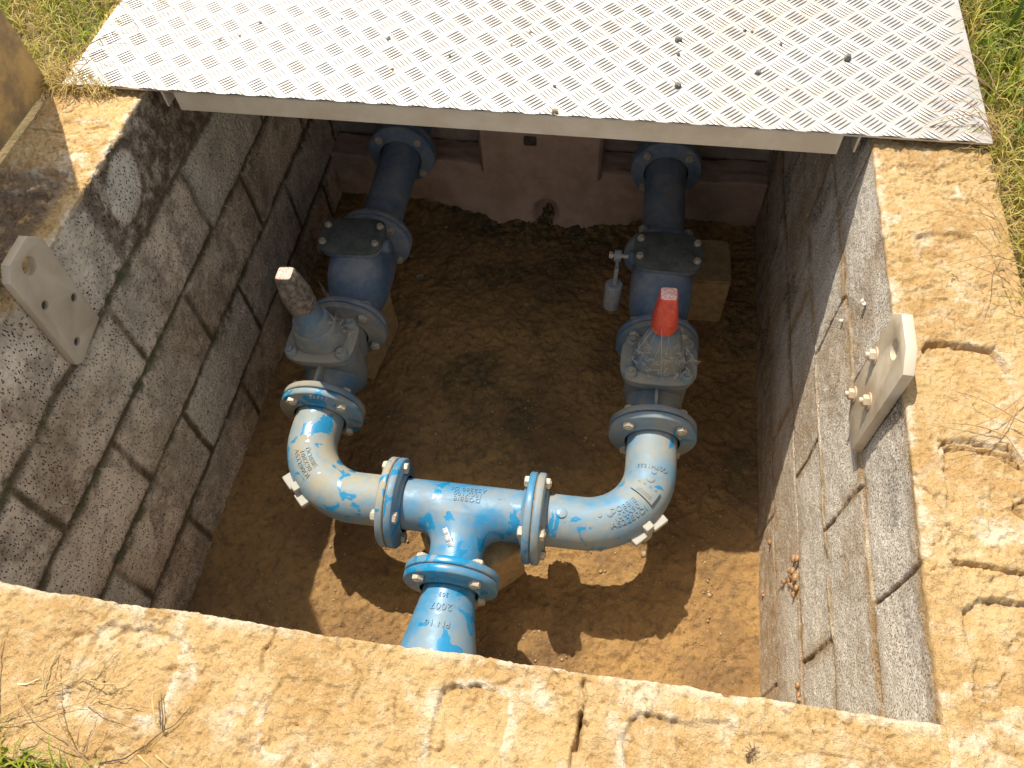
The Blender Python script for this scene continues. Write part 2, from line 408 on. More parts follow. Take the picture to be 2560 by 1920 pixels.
CRACKS = [  # polyline, width, depth
    ([(1.464, .535), (1.471, .547), (1.488, .553), (1.525, .551), (1.561, .546), (1.574, .525), (1.577, .512)], .0056, .017),
    ([(1.463, .369), (1.472, .380), (1.501, .383), (1.539, .380), (1.565, .376), (1.573, .363)], .0030, .008), ([(1.468, .366), (1.50, .374), (1.54, .371), (1.565, .366)], .0028, .007),
    ([(1.459, .201), (1.502, .204), (1.536, .200), (1.57, .202)], .0040, .014),
    ([(1.465, .075), (1.463, .119), (1.467, .142), (1.482, .158), (1.508, .159), (1.537, .159), (1.60, .157)], .0020, .004),
    ([(.837, -.066), (.839, -.053), (.849, -.044), (.883, -.038), (.913, -.030), (.923, -.020)], .0020, .0045),
    ([(1.063, -.073), (1.064, -.056), (1.078, -.040), (1.111, -.044), (1.183, -.036)], .0020, .004), ([(.792, -.094), (.787, -.058)], .002, .005),
    ([(1.468, .363), (1.464, .305), (1.464, .244), (1.48, .237)], .002, .004), ([(1.60, .27), (1.565, .30), (1.55, .29), (1.57, .265)], .003, .010),
    ([(1.009, -.010), (1.011, -.036), (1.008, -.073), (1.004, -.098), (1.002, -.19)], .0022, .010),
    ([(1.0085, -.050), (1.0105, -.062), (1.010, -.088)], .0045, .022), ([(1.018, -.062), (1.014, -.058), (1.009, -.060)], .003, .012),
    ([(.614, .004), (.615, -.022), (.608, -.034), (.612, -.06)], .0025, .008),
    ([(.826, -.125), (.836, -.114), (.846, -.115), (.854, -.110), (.851, -.104)], .0022, .006),
    ([(.449, -.028), (.43, -.036), (.414, -.041), (.40, -.052)], .0018, .005), ([(.374, -.030), (.36, -.024), (.34, -.026)], .0018, .005),
    ([(.5, -.055), (.52, -.046), (.535, -.05), (.55, -.038)], .0016, .004), ([(.72, -.03), (.74, -.05), (.735, -.075)], .0016, .004),
    ([(1.463, .38), (1.50, .372), (1.54, .368), (1.575, .35)], .0022, .006), ([(1.47, .55), (1.445, .50), (1.44, .45)], .0014, .003),
    ([(1.433, .305), (1.45, .29), (1.464, .244), (1.47, .19)], .0018, .005), ([(1.47, .938), (1.50, .925), (1.52, .93)], .0022, .006),
    ([(1.49, .905), (1.51, .91), (1.53, .90), (1.56, .905)], .0022, .006), ([(1.19, -.05), (1.23, -.04), (1.27, -.055), (1.33, -.05)], .0016, .004),
    ([(1.43, .185), (1.455, .193)], .0018, .005), ([(1.54, .115), (1.53, .09), (1.55, .07)], .0018, .005),
    ([(-.15, .98), (-.12, .95), (-.13, .93), (-.16, .91)], .0025, .006), ([(-.12, .92), (-.09, .905), (-.06, .907)], .0022, .005),
    ([(-.19, .87), (-.10, .865), (-.05, .872)], .0022, .005), ([(-.08, .88), (-.05, .89), (-.03, .885)], .003, .006)]
def rim_h(x, y):
    h = (fbm(x, y, 9, 4, 3) - .5) * .009 * sstep(-.002, -.03, np.minimum(np.abs(y) * 0 - np.abs(y), 0) - 0) + (fbm(x, y, 9, 4, 3) - .5) * .002 + (fbm(x, y, 60, 4, 9) - .5) * .0048 + (fbm(x, y, 210, 3, 29) - .5) * .0052
    lump = vn(x * 110, y * 110, 77); h = h + sstep(.78, .95, lump) * .0022 - sstep(.84, .96, vn(x * 150, y * 150, 5)) * .0034
    pk = sstep(.45, .62, fbm(x, y, 17, 3, 301)); h = h - pk * sstep(.47, .60, fbm(x, y, 120, 3, 302)) * .0030
    wx = (fbm(x, y, 25, 3, 41) - .5) * .016; wy = (fbm(x, y, 25, 3, 57) - .5) * .016
    fine = (fbm(x, y, 90, 2, 61) - .5) * .006
    edge = np.zeros_like(x)
    for cx, cy, hx, hy, dp, (gx, gy), rc in CORES:
        dx = np.abs(x + wx - cx) - hx + rc; dy = np.abs(y + wy - cy) - hy + rc
        sd = np.hypot(np.maximum(dx, 0), np.maximum(dy, 0)) + np.minimum(np.maximum(dx, dy), 0) - rc + fine
        inside = sstep(.0015, -.0035, sd)
        k = np.clip(.42 + .5 * ((x - cx) / hx * gx + (y - cy) / hy * gy), 0, 1.1)
        h = h - inside * dp * k * (.7 + .6 * fbm(x, y, 30, 3, 71)) - inside * (dp > .009) * (fbm(x, y, 45, 3, 72) - .5) * .012
        edge = np.maximum(edge, np.exp(-(sd / .010) ** 2) * (sd > -.002))
    rg = np.abs(fbm(x, y, 13, 4, 401) - .5); cm = sstep(.52, .66, fbm(x, y, 8, 2, 402)); h = h - sstep(.010, .002, rg) * cm * .0045
    for pts, wd, dp in CRACKS:
        d = dseg(x + wx * .5, y + wy * .5, pts) + fine * .45
        h = h - sstep(wd, wd * .25, d) * dp
    return h, edge
def pale_m(x, y):
    p = np.zeros_like(x)
    for cx, cy, r in ((1.46, .05, .03), (1.468, -.01, .03), (1.495, .01, .03), (1.52, .24, .05), (1.49, .10, .02), (.79, -.07, .02), (.87, -.125, .03), (.955, -.042, .03),
                      (1.075, -.035, .035), (1.19, -.03, .03), (1.04, -.05, .02), (.385, -.06, .03), (.46, -.02, .04), (.60, -.11, .03), (1.45, .80, .03), (1.50, .74, .03),
                      (1.53, .63, .04), (1.47, .97, .03), (.96, -.11, .03), (1.55, .40, .03), (-.05, .80, .05), (.52, -.075, .02), (1.3, -.08, .04), (1.43, .25, .02), (.7, -.16, .03)):
        p = np.maximum(p, np.exp(-((x - cx) ** 2 + (y - cy) ** 2) / (r * r)))
    return p

# ================================================================== WALLS (top + rounded arris + inner face in one sheet)
def wall(name, mat, side, v0, v1, dv, face_dv, label, top=.20, dt=.0021, face_end=D + .03):
    """side: 'L','R','N'.  s runs from the outer bottom, over the top, round the arris and down the inner face."""
    r = .007
    st = np.arange(0, top - r, dt); sc_ = np.linspace(0, math.pi / 2, 6)[1:-1]; sf = np.arange(r, face_end, face_dv)
    v = np.arange(v0, v1 + dv * .5, dv)
    inn = []; z = []; nx = []; nz_ = []
    inn += [-top - .004, -top - .002, -top]; z += [-.30, -.006, -.001]; nx += [0, 0, 0]; nz_ += [0, 0, .5]
    for s in st: inn.append(-top + s + .0015); z.append(0); nx.append(0); nz_.append(1)
    for a in sc_: inn.append(-r + r * math.sin(a)); z.append(-r + r * math.cos(a)); nx.append(math.sin(a)); nz_.append(math.cos(a))
    for s in sf: inn.append(0); z.append(-s); nx.append(1); nz_.append(0)
    inn = np.array(inn); z = np.array(z); nx = np.array(nx); nzz = np.array(nz_)
    I, Vv = np.meshgrid(inn, v, indexing='ij'); Z = np.broadcast_to(z[:, None], I.shape).copy(); NX = np.broadcast_to(nx[:, None], I.shape); NZ = np.broadcast_to(nzz[:, None], I.shape)
    if side == 'L': X, Y = I.copy(), Vv.copy()
    if side == 'R': X, Y = W - I, Vv.copy()
    if side == 'N': X, Y = Vv.copy(), I.copy()
    h, edge = rim_h(X, Y)
    # face relief: courses of 0.2, blocks of 0.39
    u = Vv; t = -Z
    face = NX > .5
    jo = np.zeros_like(u); bead = np.zeros_like(u); stain = np.zeros_like(u); dark = np.zeros_like(u); light = np.zeros_like(u); moss = np.zeros_like(u)
    wob = (fbm(u, t, 14, 3, 11) - .5) * .012; wob2 = (fbm(u, t, 14, 3, 12) - .5) * .012
    hf = (fbm(u, t, 10, 4, 21) - .5) * .008 + (fbm(u, t, 90, 3, 22) - .5) * .0028
    c0, cs = (.191, .197)
    wj = .004 + .003 * fbm(u, t, 20, 2, 91)
    if side == 'L': wj = wj + .007
    for k in range(5):
        zj = c0 + cs * k; d = np.abs(t + wob * .6 - zj)
        j = sstep(wj, wj * .15, d) * (sstep(.25, .5, fbm(u, t, 11, 3, 200 + k)) * .4 + .6)
        up = np.zeros_like(u)
        if side == 'R' and k in (0, 1):       # struck joint left as a thin raised bead
            b = sstep(.0042, .0015, np.abs(t + wob * .25 - zj + .001)) * sstep(.32, .5, fbm(u, t, 12, 2, 5 + k)); bead = np.maximum(bead, b)
            jo = np.maximum(jo, j * .55); hf = hf + b * .004 - j * .0015
            hf = hf + sstep(0, .003, t - zj) * .003 * (1 if k == 0 else -.4)
        else:
            jo = np.maximum(jo, j); hf = hf - j * (.0035 if side == 'L' else .005)
        stain = np.maximum(stain, np.exp(-(d / (.020 if side == 'L' else .015)) ** 2) * sstep(.30, .52, fbm(u, t, 9, 3, 30 + k)))
    off = {'L': (.3945, .3945), 'R': (.196, .196)}.get(side, (.2, .2))
    cid = np.clip(np.floor((t - c0) / cs) + 1, 0, 9)
    for k in range(0, 6):
        m = cid == k
        if not m.any(): continue
        if side == 'R': o = .196 if k % 2 == 0 else .392
        else: o = .392 if k == 0 or k % 2 == 0 else .175
        if side == 'L': o = {0: .392, 1: .196, 2: .392, 3: .180, 4: .392}.get(k, .2)
        ph = np.mod(u + wob2 * .7 - o + .1965, .393) - .1965
        d = np.abs(ph); jv = sstep(wj * 1.1, wj * .2, d) * m * (sstep(.3, .5, fbm(u, t, 13, 3, 300 + k)) * .5 + .5)
        jo = np.maximum(jo, jv); hf = hf - jv * (.0025 if side == 'L' else .005)
        stain = np.maximum(stain, np.exp(-(d / .018) ** 2) * m * .9 * sstep(.25, .5, fbm(u, t, 9, 3, 60 + k)))
        blk = np.floor((u - o) / .393)
        tone = _h(blk, cid, 7); hf = hf + (tone - .5) * .003 * m
        light = light + np.where(m, sstep(.55, .9, tone) * .6, 0)
    stain = np.maximum(stain, sstep(.52, .72, fbm(u, t, 4.2, 4, 71)) * .6)
    if side == 'L':     # render smeared over the top course, one clean oval of block showing
        e = ((u + t * .35 - .835) / .055) ** 2 + ((t - .08) / .055) ** 2
        light = np.maximum(light, sstep(1.5, .5, e + (fbm(u, t, 40, 3, 9) - .5) * 1.2) * .75)
        top_s = sstep(.215, .17, t) * sstep(1.0, 1.4, e) * sstep(.60, .72, u); stain = np.maximum(stain, top_s)
        jo = jo * (1 - sstep(.20, .17, t) * .9); moss = np.exp(-(np.abs(np.mod(t - c0 + cs / 2, cs) - cs / 2) / .02) ** 2) * sstep(.5, .65, fbm(u, t, 7, 3, 81))
        stain = np.maximum(stain, sstep(.48, .66, fbm(u, t, 16, 4, 171)) * .55)
        light = light + sstep(.30, .55, u) * sstep(.75, .6, u) * .35 * (jo < .3)
        hf = hf - sstep(.80, .93, vn(u * 230, t * 150, 19)) * .004; hf = hf + (fbm(u, t, 150, 3, 23) - .5) * .003
    if side == 'R':
        stain = np.maximum(stain, sstep(.06, .0, t) * sstep(.45, .2, u) + sstep(.022, .004, t) * .8 + sstep(.012, .0, t))
        stain = np.maximum(stain, sstep(.62, .8, t) * .8)
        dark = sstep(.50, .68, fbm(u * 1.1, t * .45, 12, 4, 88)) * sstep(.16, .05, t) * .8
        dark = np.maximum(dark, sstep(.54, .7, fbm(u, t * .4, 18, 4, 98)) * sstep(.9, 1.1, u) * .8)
        # sand crust crumbling down the near end
        hf = hf + sstep(.05, .0, t) * sstep(.4, .15, u) * (.004 + (fbm(u, t, 60, 3, 8) - .4) * .012)
        moss = dark * 0
    if side == 'R': hf = hf * (.25 + .75 * sstep(0, .05, t))
    # blend rim vs face
    hh = h * NZ + hf * NX
    arr = sstep(.02, .0, t) * NX + (1 - NX) * sstep(-.02, 0, I)
    hh = hh + (fbm(u, t * 1.0 + I * 1.0, 60, 3, 44) - .55) * .0045 * arr
    sgn = {'L': (1, 0), 'R': (-1, 0), 'N': (0, 1)}[side]
    X = X + sgn[0] * NX * hh; Y = Y + sgn[1] * NX * hh; Z = Z + NZ * hh
    rim = np.maximum(NZ, sstep(.012, .003, t + (fbm(u, t, 50, 3, 14) - .5) * .02) * face)
    if side == 'R': rim = np.maximum(rim, sstep(.028, .0, t + (fbm(u, t, 50, 3, 14) - .5) * .03) * sstep(.25, .1, u) * face)
    pale = np.clip(np.maximum(pale_m(X, Y) * .8 * sstep(.42, .58, fbm(X, Y, 45, 4, 12)), edge * sstep(.45, .65, fbm(X, Y, 14, 3, 2)) * .9) + np.maximum(0, arr * .8 * (fbm(u, t, 18, 3, 4) > .42)), 0, 1)
    mud = np.zeros_like(u)
    if side == 'L': mud = sstep(.80, .70, Y) * .9 * sstep(-.02, -.06, X) + sstep(.6, .5, Y) * .5
    P = np.stack([X, Y, Z], -1)
    if side == 'R': P = P[:, ::-1]; f = lambda a: np.broadcast_to(a, u.shape)[:, ::-1]
    else: f = lambda a: np.broadcast_to(a, u.shape)
    if side == 'N': P = P[:, ::-1]; f = lambda a: np.broadcast_to(a, u.shape)[:, ::-1]
    o = grid(name, P, mat, attrs=dict(joint=f(jo * face), bead=f(bead * face), stain=f(stain), dark=f(dark), light=f(np.clip(light, 0, 1)), moss=f(moss), rim=f(rim), pale=f(pale), mud=f(np.clip(mud, 0, 1))))
    setp(o, label, 'wall'); return o
wall('block_wall', M['left'], 'L', -.02, 1.86, .0028, .0032, 'shaded grey block wall along the left side of the pit, with dark pitted blocks and stained joints')
wall('block_wall', M['right'], 'R', -.25, 1.86, .0024, .0034, 'speckled grey block wall along the right side of the pit, half in sun, under a sandy rim')
wall('block_wall', M['right'], 'N', -.21, W + .001, .0022, .02, 'near wall of the pit seen from above as a wide sandy orange rim across the bottom')

def far_wall():
    # block wall behind, with concrete footing, pillar and drain hole in front
    u = np.arange(-.2, W + .2, .012); t = np.arange(0, D + .1, .012)
    U, T = np.meshgrid(u, t, indexing='ij'); j = np.zeros_like(U); 
    for k in range(5): j = np.maximum(j, sstep(.012, .004, np.abs(T - .191 - .197 * k)))
    Y = 1.80 + (fbm(U, T, 12, 3, 3) - .5) * .01 + j * .008
    P = np.stack([U, Y, -T], -1)
    z = np.zeros_like(U)
    root = empty('far_wall', (.7, 1.8, -D), label='far end wall of the pit in deep shade, with a concrete pillar and footing', cat='wall')
    inv = Matrix.Translation((-.7, -1.8, D))
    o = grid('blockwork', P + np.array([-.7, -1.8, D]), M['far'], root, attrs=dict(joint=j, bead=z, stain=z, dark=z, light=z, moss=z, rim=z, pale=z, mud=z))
    # footing: front face swells towards the floor
    u = np.arange(-.02, W + .02, .008); s = np.linspace(0, 1, 46)
    U, Sg = np.meshgrid(u, s, indexing='ij')
    top = -.775
    Zt = np.where(Sg < .3, top, top - (Sg - .3) / .7 * (D + .02 + top)); q = np.clip((Sg - .3) / .7, 0, 1)
    mid = np.exp(-((U - .72) / .30) ** 4)
    Yy = np.where(Sg < .3, 1.80 - Sg / .3 * .105, 1.695) - q ** 2 * (.07 * mid + .01) + (fbm(U, Zt, 14, 4, 6) - .5) * .02
    hole = np.exp(-(((U - .728) / .034) ** 2 + ((Zt + D - .025) / .03) ** 2) ** 2)
    Yy = Yy + hole * .09
    P = np.stack([U, Yy, Zt + (fbm(U, Sg, 16, 3, 2) - .5) * .012], -1) + np.array([-.7, -1.8, D])
    grid('footing', P, M['conc'], root)
    mb = MB(); mb.box((.512, 1.672, -.80), (.905, 1.80, .0), .012, inv)
    pil = mb.build('pillar', M['conc'], root)
    mb = MB(); mb.box((.66, 1.665, -.66), (.70, 1.675, -.625), .004, inv); mb.build('patch', M['dark'], root)
far_wall()

# ================================================================== PIT FLOOR
def floor():
    st = .0045
    u = np.arange(-.02, W + .02, st); v = np.arange(-.02, 1.78, st)
    X, Y = np.meshgrid(u, v, indexing='ij')
    h = (fbm(X, Y, 3.2, 4, 101) - .5) * .030 + (fbm(X, Y, 22, 4, 102) - .5) * .020 + (fbm(X, Y, 75, 3, 103) - .5) * .015
    h += sstep(.78, .95, vn(X * 95, Y * 95, 8)) * .005 - sstep(.80, .95, vn(X * 60, Y * 60, 18)) * .005
    edge = np.minimum(np.minimum(X, W - X), np.minimum(Y, 1.7 - Y)); h += np.exp(-(edge / .05) ** 2) * .014
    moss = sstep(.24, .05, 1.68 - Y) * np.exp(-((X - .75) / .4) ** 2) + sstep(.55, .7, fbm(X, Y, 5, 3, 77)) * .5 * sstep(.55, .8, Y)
    P = np.stack([X, Y, -D - .006 + h], -1)[:, ::1]
    grid('pit_floor', P, M['dirt'], attrs=dict(moss=moss), kind='structure')
floor()

# ================================================================== COVER PLATE
def checker_plate():
    x0, x1, y0, y1, z = -.170, 1.623, YP, 1.95, .016
    root = empty('cover_plate', (.72, 1.4, .02), label='bright aluminium chequer plate lid lying over the far half of the pit', cat='cover')
    T = Matrix.Translation((-.72, -1.4, -.02))
    mb = MB(); mb.box((x0, y0, z - .004), (x1, y1, z), 0, T); mb.build('sheet', M['alu'], root, 0)
    P = .0622; V = []; F = []
    L, wd, ht = .0380, .0060, .0023
    nseg = 6
    sec = [(-1, 0), (-.80, .62), (-.5, .92), (0, 1), (.5, .92), (.80, .62), (1, 0)]
    rows = int((y1 - y0) / (P / 2)) + 2; cols = int((x1 - x0) / P) + 2
    for r in range(rows):
        for c in range(cols):
            cx = x0 + c * P + (P / 2 if r % 2 else 0) + .006; cy = y0 + r * P / 2 + .002
            ang = math.radians(-45 if r % 2 == 0 else 45) + random.uniform(-.02, .02)
            dx, dy = math.cos(ang), math.sin(ang); px, py = -dy, dx
            for b in range(-2, 3):
                bx = cx + px * b * .0084; by = cy + py * b * .0084
                pts = []
                for i in range(nseg + 1):
                    t = i / nseg * 2 - 1; wv = wd * .5 * max(0, 1 - t * t) ** .6 + 1e-4; hv = ht * max(0, 1 - t ** 4)
                    bow = .0010 * (1 - t * t)
                    for (a, hh) in sec:
                        pts.append((bx + dx * t * L / 2 + px * (a * wv + bow), by + dy * t * L / 2 + py * (a * wv + bow), z + hv * hh + .0001))
                A = np.array(pts)
                if A[:, 0].min() < x0 + .001 or A[:, 0].max() > x1 - .001 or A[:, 1].max() > y1: continue
                if A[:, 1].max() < y0 + .002: continue
                A[:, 1] = np.maximum(A[:, 1], y0 - .0006)
                base = len(V) * 49
                V.append(A)
                for i in range(nseg):
                    for k in range(6):
                        q = base + i * 7 + k; F.append((q, q + 7, q + 8, q + 1))
    VV = np.concatenate(V) - np.array([.72, 1.4, .02]); quads('tread_bars', VV, np.array(F), M['alu'], root, 0, dict(grime_shade=np.tile([1., .75, 0, 0, 0, .75, 1.], len(VV) // 7) * .8))  # dark bar outlines: some dirt, plus the shaded sides painted in
    # front angle, its lower lip and the cross angles below
    zt = z - .0045
    mb = MB(); mb.box((.068, YP + .003, -.034), (1.372, YP + .009, zt), .001, T); mb.box((.068, YP + .0095, zt - .005), (1.372, YP + .05, zt), .001, T)
    mb.build('front_angle', M['beam'], root)
    for xx in (1.400, .035):
        mb = MB(); mb.box((xx, YP + .010, -.033), (xx + .005, 1.92, zt), .001, T); mb.box((xx - .035, YP + .010, zt - .005), (xx - .0005, 1.92, zt - .0004), .0008, T)
        mb.build('side_angle', M['beam'], root)
    for yy in (1.35, 1.8):
        mb = MB(); mb.box((.05, yy, -.034), (1.39, yy + .006, zt - .006), .001, T); mb.build('cross_angle', M['beam'], root)
checker_plate()

# opened lid standing on its hinge along the left rim
def lid():
    root = empty('open_lid', (-.213, .5, 0), label='brown dusty lid panel standing open on its edge along the left rim', cat='lid')
    mb = MB(); mb.box((-.004, -.40, .004), (.002, .497, .92), .0008)
    mb.build('panel', M['lid'], root)
    mb = MB(); mb.box((-.016, -.40, .004), (-.0045, .497, .05), .001)
    mb.build('edge_angle', M['beam'], root)
lid()

# ================================================================== CURVE-BASED FLAT SHAPES AND LETTERS
DG = None
def curve_mesh(cu, name):
    o = bpy.data.objects.new('tmp', cu); COL.objects.link(o); dg = bpy.context.evaluated_depsgraph_get(); dg.update()
    me = bpy.data.meshes.new_from_object(o.evaluated_get(dg)); bpy.data.objects.remove(o); me.name = name; bpy.data.curves.remove(cu); return me
def flat_shape(name, outline, holes, th, bevel=.001):
    cu = bpy.data.curves.new(name, 'CURVE'); cu.dimensions = '2D'; cu.fill_mode = 'BOTH'; cu.extrude = th / 2 - bevel; cu.bevel_depth = bevel; cu.bevel_resolution = 1; cu.offset = -bevel
    def sp(pts):
        s = cu.splines.new('POLY'); s.points.add(len(pts) - 1); s.use_cyclic_u = True
        for p, q in zip(s.points, pts): p.co = (q[0], q[1], 0, 1)
    sp(outline)
    for (cx, cy, r) in holes: sp([(cx + r * math.cos(a * math.pi / 14), cy + r * math.sin(a * math.pi / 14)) for a in range(28)])
    return curve_mesh(cu, name)
def text_verts(lines, size, depth, spacing=1.0, leading=.85, handwritten=False):
    """returns list of (verts Nx3, faces) centred on 0,0; z = height"""
    cu = bpy.data.curves.new('t', 'FONT'); cu.body = lines; cu.size = size; cu.extrude = depth; cu.align_x = 'CENTER'; cu.align_y = 'CENTER'
    cu.space_character = spacing; cu.space_line = leading; cu.resolution_u = 3
    if handwritten: cu.shear = .25
    me = curve_mesh(cu, 't')
    import bmesh
    bm = bmesh.new(); bm.from_mesh(me)
    bmesh.ops.subdivide_edges(bm, edges=[e for e in bm.edges if e.calc_length() > size * .35], cuts=2)
    bmesh.ops.triangulate(bm, faces=bm.faces)
    bm.to_mesh(me); bm.free()
    return me
def letters(name, lines, size, depth, mapf, mat, parent, **kw):
    me = text_verts(lines, size, depth, **kw)
    for v in me.vertices: v.co = mapf(v.co.x, v.co.y, v.co.z)
    me.update(); return mkobj(name, me, mat, parent, 0)

# ================================================================== PIPEWORK
ZO = D + ZP
root = empty('pipe_manifold', (XC, YT, -D), TH, label='blue flanged pipework with gate valves and check valves joined by a tee in the pit', cat='pipework')
FR, FT, PR, BC = .1075 * K, .019, .0605, .0885 * K
A, B = TA, TB_
LXS = {1: .4235, -1: .4055}; LX = .4235
def C3(x, y, z=0): return Vector((x, y, z + ZO))
def flange(mb, c, d, t=FT, r=FR, hub=PR + .006):
    """disc whose joint face is at c; body extends along d"""
    mb.lathe(c, d, [(.0012, r - .003), (.003, r - .0005), (.005, r), (t - .003, r), (t, r - .003), (t + .001, hub + .008), (t + .010, hub)], 64, caps=(True, False))
def gasket(c, d, parent, m='gasket'):
    MB().lathe(Vector(c) - Vector(d) * .0011, d, [(0, FR - .005), (.0022, FR - .005)], 64).build('gasket', M[m], parent)
    if m == 'gasket': return
def bolts(c, d, parent, t=FT, a0=45, which=(0, 1, 2, 3), up=(0, 0, 1), bc=BC):
    x, y, z = frame(d, up)
    for k in which:
        a = math.radians(a0 + 90 * k); p = Vector(c) + x * (bc * math.cos(a)) + y * (bc * math.sin(a))
        mb = MB(); rot = random.uniform(0, 1); e = t + .011
        # head, shank and nut as one closed lathe: six-sided ends, round shank
        mb.lathe(p, z, [(-e - .002, .0075), (-e - .0, .0078), (-e + .0002, .0125), (-e + .002, .0138), (-t - .0002, .0138), (-t + .0005, .0078), (t - .0005, .0078), (t + .0002, .0138), (e - .003, .0138), (e - .001, .0125), (e, .010)], 6, a0=rot)
        mb.build('bolt', M['bolt'], parent)
X_, Y_, Z_ = Vector((1, 0, 0)), Vector((0, 1, 0)), Vector((0, 0, 1))

# --- tee
def tee():
    # run and branch projected onto one smooth-union surface, so the saddle is a cast fillet
    mb = MB(); kf = .045
    def sdf(P):
        d1 = np.hypot(P[:, 1], P[:, 2]) - PR; d2 = np.hypot(P[:, 0], P[:, 2]) - PR; d2 = np.where(P[:, 1] > 0, np.sqrt(P[:, 0] ** 2 + P[:, 1] ** 2 + P[:, 2] ** 2) - PR, d2)
        h = np.maximum(kf - np.abs(d1 - d2), 0) / kf; return np.minimum(d1, d2) - h * h * kf * .25 * np.clip(-P[:, 1] / .03, 0, 1), d1, d2
    def sheet(axis, l0, l1, nl, na):
        l = np.linspace(l0, l1, nl); a = np.linspace(0, 2 * np.pi, na, endpoint=False); Lg, Ag = np.meshgrid(l, a, indexing='ij')
        if axis == 0: P = np.stack([Lg, PR * np.cos(Ag), PR * np.sin(Ag)], -1)
        else: P = np.stack([PR * np.cos(Ag), Lg, PR * np.sin(Ag)], -1)
        P = P.reshape(-1, 3); _, d1, d2 = sdf(P); keep = (d1 <= d2 + .0035) if axis == 0 else (d2 <= d1 + .0035)
        for _ in range(8):
            d = sdf(P)[0]; g = np.stack([(sdf(P + e)[0] - d) / 1e-5 for e in np.eye(3) * 1e-5], -1); g /= np.linalg.norm(g, axis=1)[:, None] + 1e-9; P = P - g * d[:, None]
        b = len(mb.v); mb.v.extend([C3(*p) for p in P])
        for i in range(nl - 1):
            for k in range(na):
                q = (i * na + k, i * na + (k + 1) % na, (i + 1) * na + (k + 1) % na, (i + 1) * na + k)
                if all(keep[t] for t in q): mb.f.append(tuple(b + t for t in q))
    sheet(0, -A + .004, A - .004, 130, 120); sheet(1, -A + .004, 0, 90, 120)
    flange(mb, C3(-A, 0), X_); flange(mb, C3(A, 0), -X_); flange(mb, C3(0, -A), Y_)
    t = mb.build('tee_pipe', M['tee'], root, 50, label='glossy blue tee at the front centre with raised lettering on top')
    for c, d in ((C3(-A, 0), X_), (C3(A, 0), -X_), (C3(0, -A), Y_)):
        gasket(c, d, t, 'rust'); bolts(c, d, t)
    def top(x, y, lift):                  # height of the casting above local (x, y)
        z = PR + .03
        for _ in range(14): z -= float(sdf(np.array([[x, y, z]]))[0][0]) * .9
        return C3(x, y, z + lift)
    # raised letters, upside down for the viewer
    def f(x, y, z): return top(.012 - x, .016 - PR * math.sin(y / PR), z - .0004)   # text up vector points to the viewer
    letters('raised_letters', 'DOBBIE\n100X100\nAS2280 DI', .0165, .0024, f, M['tee'], t, spacing=1.12)
    # white paint marker scrawl on the branch
    mk = MB(); rnd = random.Random(3)
    def onb(u, v):                        # u across (x), v along the branch
        return top(u, v, .0008)
    p0 = (-.026, -.071); p1 = (-.003, -.112); ln = math.hypot(p1[0] - p0[0], p1[1] - p0[1]); dx, dy = (p1[0] - p0[0]) / ln, (p1[1] - p0[1]) / ln
    pts = []
    for i in range(46):
        s = i / 45 * ln; o = .0075 * (1 if i % 2 else -1) * rnd.uniform(.5, 1.1)
        pts.append(onb(p0[0] + dx * s - dy * o, p0[1] + dy * s + dx * o))
    mk.tube(pts, .0011, 5); mk.tube([onb(p0[0] + dx * s * ln - dy * .004, p0[1] + dy * s * ln + dx * .004) for s in (0, .3, .6, 1)], .0012, 5)
    mk.build('white_scrawl', M['white'], t)
tee()

